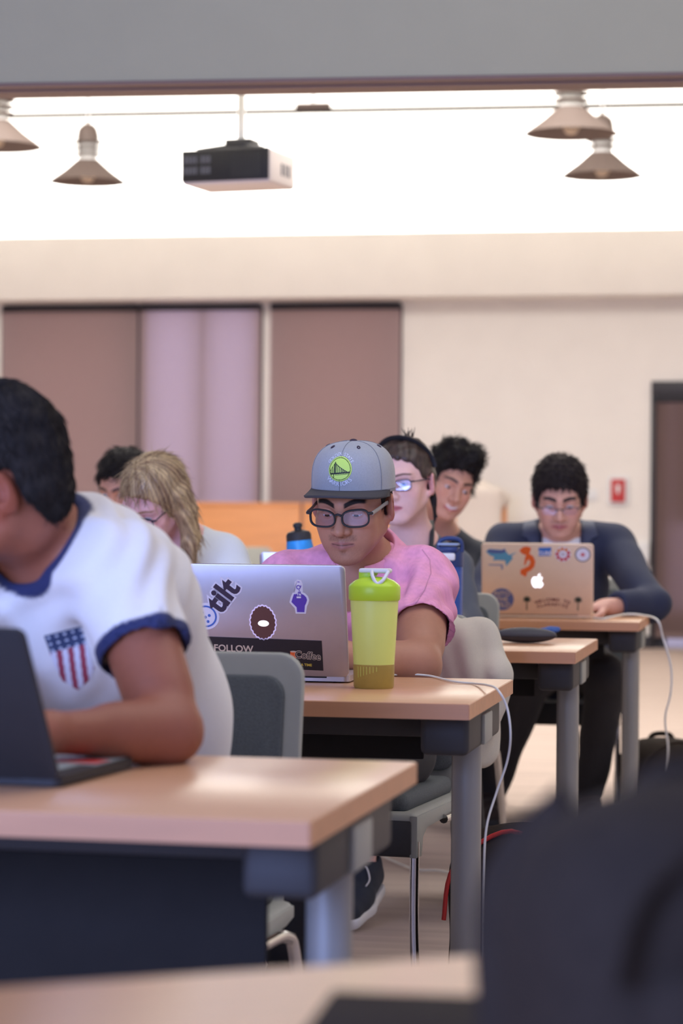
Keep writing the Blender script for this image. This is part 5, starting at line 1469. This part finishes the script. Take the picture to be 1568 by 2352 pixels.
per = thing('person', 'person in a white ringer tee with navy cuffs and collar, cut by the left edge', 'person', (0, 0, 0))
sk = Sculpt(); head_prims(sk, hf); body(sk, J, hf, g=0.98, legs=False, neck_r=0.056)
hb = head_box(hf)
finish('body', per, sk, M['skin'], 0.008, lambda v: face_cols(v, hf, SKB, S(150, 84, 78), S(30, 22, 22)), (hb[0], hb[1], 0.004))
eyes(per, hf)
Vt, Q = hair_mesh(hf, 0.008, None, 0.028, 0.0018, 140, 4, 0.005, back=-0.075)
h_ = mesh_obj('hair', Vt, Q, M['hair_b'], per); strands(h_, Vt, Q, hf, M['hair_b'], 4500, 0.014, 0.0010, 1, lift=0.2)
sk = Sculpt(); mid = (vec((-0.325, 3.77, 0.76)), 0.150)
trunk(sk, J, 0.160, 0.150, 0.10, sh=0.060, mid=mid)
for q in 'LR': sk.rc(J['sh' + q], lerp(J['sh' + q], J['el' + q], 0.62), 0.065, 0.067, 0.04)
n0, n1 = J['neck'] + vec((-0.005, 0.0, 0.0)), hf.w((0, 0.02, -0.05))
v0, v1 = J['neck'] + vec((-0.035, -0.05, 0.015)), P(38, 1362, 3.36)
cut = []
sk.rc(n0, n1, 0.068, 0.072, 0.004, 's'); sk.rc(v0, v1, 0.052, 0.012, 0.006, 's')
for q in 'LR': cuff(sk, J['sh' + q], J['el' + q], 0.53, 0.072, 0.063)
def segd(v, a, b, ra, rb):
    a, b = np.array(a), np.array(b); t = np.clip((v - a) @ (b - a) / ((b - a) @ (b - a)), 0, 1)
    return np.linalg.norm(v - a - t[:, None] * (b - a), axis=1) - (ra + (rb - ra) * t)
def teecol(v):
    c = flatcol(v, S(226, 224, 222)); nav = S(38, 46, 88)
    d = np.minimum(segd(v, n0, n1, 0.068, 0.072), segd(v, v0, v1, 0.052, 0.012))
    c = mixc(c, nav, sstep(0.022, 0.017, d))
    for q in 'LR':
        a, b = np.array(J['sh' + q]), np.array(J['el' + q]); t = (v - a) @ (b - a) / ((b - a) @ (b - a))
        near = segd(v, a, lerp(a, b, 0.6), 0.08, 0.08) < 0.02
        c = mixc(c, nav, sstep(0.445, 0.457, t) * near)
    return c
def tfold(v):
    sh = np.array(J['shR']); d = np.linalg.norm(v - sh, axis=1)
    f = np.sin((v[:, 0] * 1.0 - v[:, 2] * 0.45 + v[:, 1] * 0.6) * 95 + 2.0 * np.sin(v[:, 2] * 22)) * sstep(0.30, 0.10, d) * sstep(0.02, 0.07, d)
    return 0.0038 * waves(v, 24, 31, 7, (1.3, 1.3, 0.5)) + 0.0036 * f
so, sV, sQ = finish('ringer_tee', per, sk, M['cloth'], 0.0055, teecol, disp=tfold)
# shield print on the chest
poly = [(97, 1462), (187, 1438), (214, 1535), (206, 1560), (172, 1590), (135, 1568), (118, 1530)]
Yc = 3.45
pw3 = [P(x, y, Yc) for x, y in poly]
pp = [(p.x, p.z) for p in pw3]; ins = inpoly(pp)
A0, A1 = Vector((pw3[0].x, pw3[0].z)), Vector((pw3[1].x, pw3[1].z)); ea = (A1 - A0); LW = ea.length; ea.normalize(); eb = Vector((ea.y, -ea.x))
def shield(u, v):
    if not ins(u, v): return None
    d = Vector((u, v)) - A0; a, b = d.dot(ea), d.dot(eb)
    if b < 0.026:
        gx, gy = (a / 0.0125) % 1, (b / 0.0095) % 1
        return S(186, 196, 214) if (gx - 0.5) ** 2 + (gy - 0.5) ** 2 < 0.045 else S(52, 66, 100)
    w2 = a + 0.18 * (b - 0.026)
    return S(156, 66, 84) if int((w2 + 0.2) / 0.0088) % 2 == 0 else S(214, 214, 226)
xs_ = [p[0] for p in pp]; zs_ = [p[1] for p in pp]
decal('shield_print', (sV, sQ), shield, min(xs_), max(xs_), min(zs_), max(zs_), 2.9, 0.0012, M['decal'], so, 0.0015)
trousers(per, J, S(48, 47, 48))
for q in 'LR': shoe(per, J['an' + q], (0, -1, 0), S(34, 34, 40), M['white'])

# ================================================================== woman with headband and glasses
hf = Frame(P(926, 1108, 6.80), yaw=-22, pitch=4, roll=-2, scale=1.0)
J = dict(pelvis=vec((0.20, 7.00, 0.56)), chest=vec((0.19, 6.95, 0.82)), neck=P(945, 1245, 6.90), shL=P(812, 1305, 6.92), shR=P(1035, 1308, 6.95),
         elL=vec((-0.02, 6.68, 0.80)), elR=P(1068, 1440, 6.78), wrL=vec((0.02, 6.45, 0.79)), wrR=vec((0.20, 6.52, 0.79)), hdL=(0.2, -1, -0.1), hdR=(-0.5, -1, -0.1),
         hipL=vec((0.12, 6.95, 0.53)), hipR=vec((0.28, 6.95, 0.53)), knL=vec((0.07, 6.52, 0.54)), knR=vec((0.32, 6.52, 0.54)),
         anL=P(836, 1985, 6.36), anR=vec((0.37, 6.75, 0.10)), ftL=(-0.28, -1, -0.25))
SKD = S(230, 186, 176)
per = thing('person', 'person with a dark headband, glasses and grey top behind the person in the cap', 'person', (0, 0, 0))
sk = Sculpt(); head_prims(sk, hf, nose=0.9, fem=True, lid=0.0045); body(sk, J, hf, g=0.88, legs=True, neck_r=0.049)
hb = head_box(hf)
finish('body', per, sk, M['skin'], 0.009, lambda v: face_cols(v, hf, SKD, S(190, 104, 108), S(92, 66, 58), 0.0026), (hb[0], hb[1], 0.0026))
eyes(per, hf, look=-10, iris=S(66, 84, 104))
thinm = mat('dark_wire', S(52, 56, 70), 0.35, metal=0.5, noise=0.02, nscale=40)
glasses(per, hf, thinm, thinm, 0.050, 0.030, 0.0016, -0.004, -0.103, True, 0.0335, lens_mat('shiny_lens', (0.9, 0.94, 1.0), 0.09))
def bun(sk):
    sk.ell((0.005, 0.085, 0.075), (0.034, 0.032, 0.034), 0.015, 'u', hf)
Vt, Q = hair_mesh(hf, 0.009, ([-0.14, -0.085, -0.07, -0.058, -0.045, -0.030, -0.012, 0.000, 0.030, 0.045, 0.075, 0.14], [0.078, 0.074, 0.066, 0.054, 0.034, 0.008, 0.004, 0.020, 0.016, -0.03, -0.055, -0.06]), 0.004, 0.0016, 190, 6, 0.0035, extra=bun)
BR = S(66, 52, 44)
mesh_obj('hair', Vt, Q, M['hairc'], per, cols=flatcol(Vt, BR) * (1 + 0.25 * waves(Vt, 300, 3, 6, (1, 1, 0.4)))[:, None])
hairo = per.children[-1]
rb = random.Random(3)
for i in range(9):                                           # loose wisps at the crown
    p0 = hf.w((0.01 + rb.uniform(-0.015, 0.015), 0.03 + rb.uniform(-0.02, 0.02), 0.118)); a = rb.uniform(-0.6, 0.6)
    tube('hair_wisp', [p0, p0 + vec((0.010 * a, 0, 0.014)), p0 + vec((0.028 * a, 0, 0.026 + rb.uniform(-0.006, 0.01)))], [0.0022, 0.0016, 0.0006], M['hair_b'], hairo, n=6, smooth_path=3)
for i in range(7):                                           # lock hanging behind the ear
    q = rb.uniform(-0.006, 0.006)
    tube('hair_lock', [hf.w((0.070, 0.03 + q, -0.01)), hf.w((0.074 + q, 0.035, -0.05)), hf.w((0.078, 0.03 + q, -0.085)), hf.w((0.084 + q, 0.018, -0.112 + 2 * q))], [0.006, 0.006, 0.004, 0.001], M['hair_b'], hairo, n=6, smooth_path=4)
band = []
for i in range(41):
    a = math.radians(-88 + 176 * i / 40)
    band.append(hf.w((0.0845 * math.sin(a), -0.030 + 0.050 * abs(math.sin(a)) ** 2, 0.036 + 0.0905 * math.cos(a))))
tube('headband', band, 0.0075, M['blackplastic'], per, n=8, flat=(0.35, 1.7))
sk = Sculpt(); trunk(sk, J, 0.140, 0.135, 0.075, sh=0.056)
for q in 'LR':
    sk.rc(J['sh' + q], J['el' + q], 0.058, 0.050, 0.03); sk.rc(J['el' + q], lerp(J['el' + q], J['wr' + q], 0.85), 0.050, 0.040, 0.03)
sk.rc(J['neck'] + vec((0, 0, -0.01)), hf.w((0, 0.02, -0.05)), 0.062, 0.075, 0.004, 's')
sk.ell(J['neck'] + vec((-0.035, -0.10, -0.045)), (0.085, 0.10, 0.085), 0.01, 's')
finish('grey_top', per, sk, M['cloth'], 0.008, S(84, 90, 100), disp=lambda v: 0.004 * waves(v, 40, 41, 7, (1.2, 1.2, 0.6)))
tube('black_strap', [P(992, 1196, 6.93), P(992, 1220, 6.855), P(990, 1250, 6.83), P(985, 1290, 6.81)], 0.007, M['blackplastic'], per, n=8, flat=(0.4, 1), smooth_path=3)
trousers(per, J, S(50, 48, 50), 'leggings', 1.0, 0.80)
shoe(per, J['anL'], (-0.28, -1, -0.25), S(48, 54, 66), M['white'], M['white']); shoe(per, J['anR'], (0, -1, 0), S(48, 54, 66), M['white'])

# ================================================================== smiling man
hf = Frame(P(1030, 1110, 8.40), yaw=22, pitch=14, roll=16, scale=1.04)
J = dict(pelvis=vec((0.30, 8.75, 0.56)), chest=vec((0.28, 8.72, 0.80)), neck=P(1005, 1222, 8.60), shL=P(895, 1275, 8.62), shR=P(1095, 1290, 8.68),
         elL=vec((0.02, 8.45, 0.80)), elR=vec((0.34, 8.42, 0.80)), wrL=vec((0.10, 8.22, 0.79)), wrR=vec((0.24, 8.22, 0.79)),
         hipL=vec((0.22, 8.7, 0.53)), hipR=vec((0.40, 8.7, 0.53)), knL=vec((0.2, 8.3, 0.54)), knR=vec((0.42, 8.3, 0.54)), anL=vec((0.2, 8.45, 0.1)), anR=vec((0.42, 8.45, 0.1)))
per = thing('person', 'smiling person with swept black hair and dark top, turned to the right', 'person', (0, 0, 0))
sk = Sculpt(); head_prims(sk, hf, nose=1.05, smile=1.6, lid=0.0); body(sk, J, hf, g=1.0, legs=False)
hb = head_box(hf)
finish('body', per, sk, M['skin'], 0.010, lambda v: face_cols(v, hf, S(206, 152, 126), S(186, 96, 92), S(28, 22, 22), 0.0042, teeth=True), (hb[0], hb[1], 0.0032))
eyes(per, hf, look=-14, side=12)
def quiff(sk):
    for a, b in (((-0.04, -0.06, 0.105), (0.02, -0.07, 0.115)), ((0.02, -0.065, 0.112), (0.06, -0.02, 0.105)), ((-0.05, -0.02, 0.125), (0.05, 0.0, 0.125))):
        sk.rc(a, b, 0.026, 0.024, 0.02, 'u', hf)
Vt, Q = hair_mesh(hf, 0.014, None, 0.014, 0.0040, 110, 9, 0.0045, extra=quiff, face_z=0.070)
h_ = mesh_obj('hair', Vt, Q, M['hair_b'], per); strands(h_, Vt, Q, hf, M['hair_b'], 1800, 0.028, 0.0014, 2, (0, -0.3, 0.3), 0.5)
sk = Sculpt(); trunk(sk, J, 0.150, 0.148, 0.085, sh=0.064)
for q in 'LR': sk.rc(J['sh' + q], J['el' + q], 0.062, 0.056, 0.03); sk.rc(J['el' + q], lerp(J['el' + q], J['wr' + q], 0.85), 0.056, 0.040, 0.03)
sk.rc(J['neck'] + vec((0, 0, 0.0)), hf.w((0, 0.02, -0.05)), 0.062, 0.075, 0.004, 's')
finish('dark_shirt', per, sk, M['cloth'], 0.010, S(46, 48, 54), disp=lambda v: 0.004 * waves(v, 40, 44, 7))
trousers(per, J, S(50, 48, 50))

# ================================================================== man in the navy blazer
hf = Frame(P(1285, 1146, 8.36), yaw=-5, pitch=17, scale=1.06)
J = dict(pelvis=vec((0.79, 8.60, 0.56)), chest=vec((0.77, 8.55, 0.84)), neck=P(1285, 1232, 8.52), shL=P(1166, 1252, 8.50), shR=P(1404, 1252, 8.50),
         elL=P(1090, 1380, 8.24), elR=P(1497, 1388, 8.16), wrL=P(1135, 1393, 8.06), wrR=P(1395, 1394, 8.03), hdL=(0.8, -0.5, -0.05), hdR=(-1, -0.25, -0.05),
         hipL=vec((0.70, 8.55, 0.53)), hipR=vec((0.88, 8.55, 0.53)), knL=vec((0.655, 8.20, 0.53)), knR=vec((0.90, 8.20, 0.53)),
         anL=vec((0.53, 8.52, 0.10)), anR=vec((0.87, 8.42, 0.10)))
SKE = S(206, 156, 136)
per = thing('person', 'person in a navy blazer over a white tee, bent over the gold laptop', 'person', (0, 0, 0))
sk = Sculpt(); head_prims(sk, hf, nose=1.15, lid=0.001, wide=1.02); body(sk, J, hf, g=1.0, legs=False)
hb = head_box(hf)
finish('body', per, sk, M['skin'], 0.008, lambda v: face_cols(v, hf, SKE, S(176, 104, 104), S(44, 34, 36), 0.0058, 0.45), (hb[0], hb[1], 0.0030))
eyes(per, hf, look=-25)
glasses(per, hf, thinm, thinm, 0.050, 0.026, 0.0013, -0.012, -0.103, False, 0.0335, lens_mat('pale_lens', (0.92, 0.92, 0.98), 0.06))
Vt, Q = hair_mesh(hf, 0.014, None, 0.012, 0.0022, 230, 12, 0.0042, face_z=0.060, ragged=0.0035)
hm_ = mat('dark_brown_hair', S(46, 39, 38), 0.75, spec=0.2, noise=0.3, nscale=90, nstretch=(3, 3, 1), bump=0.6, bscale=200)
h_ = mesh_obj('hair', Vt, Q, hm_, per); strands(h_, Vt, Q, hf, hm_, 3000, 0.016, 0.0013, 3, (0, -0.2, -0.3), 0.7)
sk = Sculpt(); trunk(sk, J, 0.135, 0.140, 0.085, sh=0.050)
sk.rc(J['neck'] + vec((0, 0, 0.0)), hf.w((0, 0.02, -0.05)), 0.058, 0.07, 0.004, 's')
finish('white_tee', per, sk, M['cloth'], 0.008, S(232, 232, 236), disp=lambda v: 0.003 * waves(v, 40, 45, 7))
sk = Sculpt(); trunk(sk, J, 0.165, 0.165, 0.095, sh=0.070)
for q in 'LR':
    sk.rc(J['sh' + q] + vec((0, 0, -0.004)), J['el' + q], 0.074, 0.058, 0.03); sk.rc(J['el' + q], lerp(J['el' + q], J['wr' + q], 0.80), 0.060, 0.046, 0.02)
    cuff(sk, J['el' + q], J['wr' + q], 0.80, 0.05, 0.036, 0.10)
nk = J['neck']
sk.rc(nk + vec((0, 0.0, 0.01)), hf.w((0, 0.02, -0.04)), 0.070, 0.085, 0.004, 's')
def vopen(X, Y, Z):
    w = 0.070 - 0.10 * np.maximum(0, (nk.z - 0.03) - Z)
    return np.maximum(np.abs(X - nk.x) - w, Y - (nk.y - 0.03))
sk._add(vopen, (nk.x - 0.12, nk.y - 0.4, nk.z - 0.45), (nk.x + 0.12, nk.y, nk.z + 0.1), 0.006, 's', None)
so, sV, sQ = finish('blazer', per, sk, M['cloth'], 0.007, S(38, 44, 66), disp=lambda v: 0.0045 * waves(v, 36, 46, 7, (1.2, 1.2, 0.6)))
for s, pts in ((-1, ((1240, 1262), (1238, 1225), (1228, 1182), (1206, 1196), (1200, 1232), (1212, 1236), (1222, 1262))), (1, ((1330, 1262), (1332, 1225), (1342, 1180), (1366, 1194), (1374, 1232), (1360, 1238), (1350, 1262)))):
    pw3 = [P(x, y, 8.4) for x, y in pts]; pp = [(p.x, p.z) for p in pw3]; f_ = inpoly(pp)
    o = decal('lapel', (sV, sQ), lambda u, v, f_=f_: S(50, 57, 82) if f_(u, v) else None, min(p[0] for p in pp), max(p[0] for p in pp), min(p[1] for p in pp), max(p[1] for p in pp), 7.6, 0.003, M['decal'], so, 0.004)
    if o: m_ = o.modifiers.new('thick', 'SOLIDIFY'); m_.thickness = 0.004; m_.offset = 0
trousers(per, J, S(50, 48, 50), upto=0.97)
for q in 'LR': shoe(per, J['an' + q], (0, -1, 0), S(52, 40, 36), M['blackplastic'])

# ================================================================== blonde woman bent over her desk
hf = Frame(P(352, 1150, 6.78), yaw=-28, pitch=34, roll=10, scale=1.0)
J = dict(pelvis=vec((-0.62, 7.02, 0.56)), chest=vec((-0.50, 6.98, 0.80)), neck=P(425, 1248, 6.93), shL=P(330, 1320, 6.85), shR=P(505, 1278, 7.0),
         elL=vec((-0.66, 6.68, 0.79)), elR=P(600, 1440, 6.85), wrL=vec((-0.58, 6.48, 0.79)), wrR=vec((-0.33, 6.55, 0.79)), hdL=(0.2, -1, -0.1), hdR=(-0.5, -1, -0.1),
         hipL=vec((-0.70, 6.95, 0.53)), hipR=vec((-0.54, 6.95, 0.53)), knL=vec((-0.70, 6.55, 0.54)), knR=vec((-0.52, 6.55, 0.54)), anL=vec((-0.7, 6.65, 0.1)), anR=vec((-0.52, 6.65, 0.1)), front=(-0.4, -0.9, 0))
per = thing('person', 'blonde person in a pale tee with the head bent far down', 'person', (0, 0, 0))
sk = Sculpt(); head_prims(sk, hf, fem=True, nose=0.9); body(sk, J, hf, g=0.9, legs=False, neck_r=0.048)
hb = head_box(hf)
finish('body', per, sk, M['skin'], 0.010, lambda v: face_cols(v, hf, S(228, 178, 172), S(196, 110, 112), S(150, 112, 84), 0.003), (hb[0], hb[1], 0.0034))
eyes(per, hf, iris=S(66, 84, 104))
glasses(per, hf, thinm, M['blackplastic'], 0.050, 0.032, 0.0020, -0.004, -0.103, True, 0.0335, LENS)
def long_(sk):
    for s, e_, dy in ((1, 0.0, 0.0), (1, 0.02, 0.015), (1, 0.035, -0.012)):
        pts = [(0.078, 0.02 + dy, 0.03), (0.090, 0.02 + dy, -0.03), (0.096 + e_ * 0.4, 0.00 + dy, -0.11), (0.085 + e_, -0.055 + dy, -0.19), (0.070 + e_, -0.11 + dy, -0.25)]
        for i in range(4): sk.rc(pts[i], pts[i + 1], 0.024 - 0.003 * i, 0.021 - 0.003 * i, 0.015, 'u', hf)
    pts = [(-0.078, 0.03, 0.03), (-0.085, 0.03, -0.06), (-0.075, -0.02, -0.15)]
    for i in range(2): sk.rc(pts[i], pts[i + 1], 0.020, 0.014, 0.015, 'u', hf)
    sk.ell((0, 0.07, -0.05), (0.075, 0.05, 0.09), 0.02, 'u', hf)
Vt, Q = hair_mesh(hf, 0.012, ([-0.3, -0.13, -0.085, -0.07, -0.06, -0.045, -0.030, 0.3], [-1, 0.070, 0.066, 0.058, 0.044, 0.020, -1, -1]), 0.004, 0.0, 100, 5, 0.0038, extra=long_)
N = normals(Vt, Q); x, y, z = hf.loc(Vt[:, 0], Vt[:, 1], Vt[:, 2])
ang = np.arctan2(y + 0.02, x + 0.025); w1 = np.sin(ang * 46 + 3 * np.sin(z * 24)) * 0.6 + np.sin(ang * 83 + 2 + 2 * np.sin(z * 17)) * 0.4
Vt = Vt + N * (0.0018 * w1)[:, None]
c1, c2 = np.array(S(206, 180, 132)), np.array(S(120, 92, 70)); f_ = np.clip(0.45 + 0.5 * w1 + 0.25 * np.sin(ang * 9), 0, 1)[:, None]
mesh_obj('hair', Vt, Q, M['hairc'], per, cols=c1 * f_ + c2 * (1 - f_)); strands(per.children[-1], Vt, Q, hf, M['hairc'], 1500, 0.05, 0.0010, 7, (0.2, 0, -1), 0.03, c1 * f_ + c2 * (1 - f_))
sk = Sculpt(); trunk(sk, J, 0.145, 0.140, 0.08, sh=0.060)
for q in 'LR':
    sk.rc(J['sh' + q], lerp(J['sh' + q], J['el' + q], 0.7), 0.064, 0.064, 0.03)
sk.rc(J['neck'] + vec((0, 0, -0.005)), hf.w((0, 0.02, -0.05)), 0.060, 0.070, 0.004, 's')
for q in 'LR': cuff(sk, J['sh' + q], J['el' + q], 0.6, 0.066, 0.058)
finish('pale_tee', per, sk, M['cloth'], 0.009, S(222, 228, 230), disp=lambda v: 0.009 * waves(v, 30, 51, 7, (1.3, 1.3, 0.5)))
trousers(per, J, S(44, 48, 66))

# ================================================================== dark-haired person behind her
hf = Frame(P(284, 1118, 8.45), yaw=-25, pitch=22, scale=1.0)
J = dict(pelvis=vec((-0.74, 8.75, 0.56)), chest=vec((-0.74, 8.7, 0.80)), neck=P(300, 1220, 8.62), shL=P(190, 1280, 8.62), shR=P(410, 1280, 8.62),
         elL=vec((-0.97, 8.42, 0.79)), elR=vec((-0.52, 8.42, 0.79)), wrL=vec((-0.85, 8.22, 0.79)), wrR=vec((-0.65, 8.22, 0.79)))
per = thing('person', 'dark-haired person mostly hidden behind the blonde head', 'person', (0, 0, 0))
sk = Sculpt(); head_prims(sk, hf); body(sk, J, hf, legs=False)
hb = head_box(hf)
finish('body', per, sk, M['skin'], 0.011, lambda v: face_cols(v, hf, S(206, 152, 126), S(180, 100, 96), S(30, 24, 24)), (hb[0], hb[1], 0.0042))
eyes(per, hf)
Vt, Q = hair_mesh(hf, 0.014, None, 0.004, 0.002, 120, 15, 0.005, face_z=0.066, ragged=0.004)
h_ = mesh_obj('hair', Vt, Q, M['hair_b'], per); strands(h_, Vt, Q, hf, M['hair_b'], 1500, 0.024, 0.0014, 5, (0, -0.4, -0.4), 0.4)
sk = Sculpt(); trunk(sk, J, 0.15, 0.145, 0.085)
for q in 'LR': sk.rc(J['sh' + q], J['el' + q], 0.064, 0.056, 0.03); sk.rc(J['el' + q], lerp(J['el' + q], J['wr' + q], 0.85), 0.056, 0.04, 0.03)
sk.rc(J['neck'], hf.w((0, 0.02, -0.05)), 0.062, 0.075, 0.004, 's')
finish('dark_shirt', per, sk, M['cloth'], 0.011, S(58, 62, 72), disp=lambda v: 0.004 * waves(v, 40, 55, 7))

# ------------------------------------------------------------------ put every thing's origin at its own base
bpy.context.view_layer.update()
for o in list(COL.objects):
    if o.parent is not None or 'category' not in o: continue
    if o.matrix_world != Matrix.Identity(4): continue
    if o.type == 'EMPTY':
        bd = [c for c in o.children if c.type == 'MESH']
        co = np.concatenate([np.array([c.matrix_world @ Vector(b) for b in c.bound_box]) for c in bd])
        loc = Vector(((co[:, 0].min() + co[:, 0].max()) / 2, (co[:, 1].min() + co[:, 1].max()) / 2, max(0.0, co[:, 2].min())))
        o.location = loc
        for c in o.children: c.matrix_parent_inverse = Matrix.Translation(-loc)
    elif o.type == 'MESH':
        co = np.array([Vector(b) for b in o.bound_box])
        loc = Vector(((co[:, 0].min() + co[:, 0].max()) / 2, (co[:, 1].min() + co[:, 1].max()) / 2, co[:, 2].min()))
        o.data.transform(Matrix.Translation(-loc)); o.location = loc
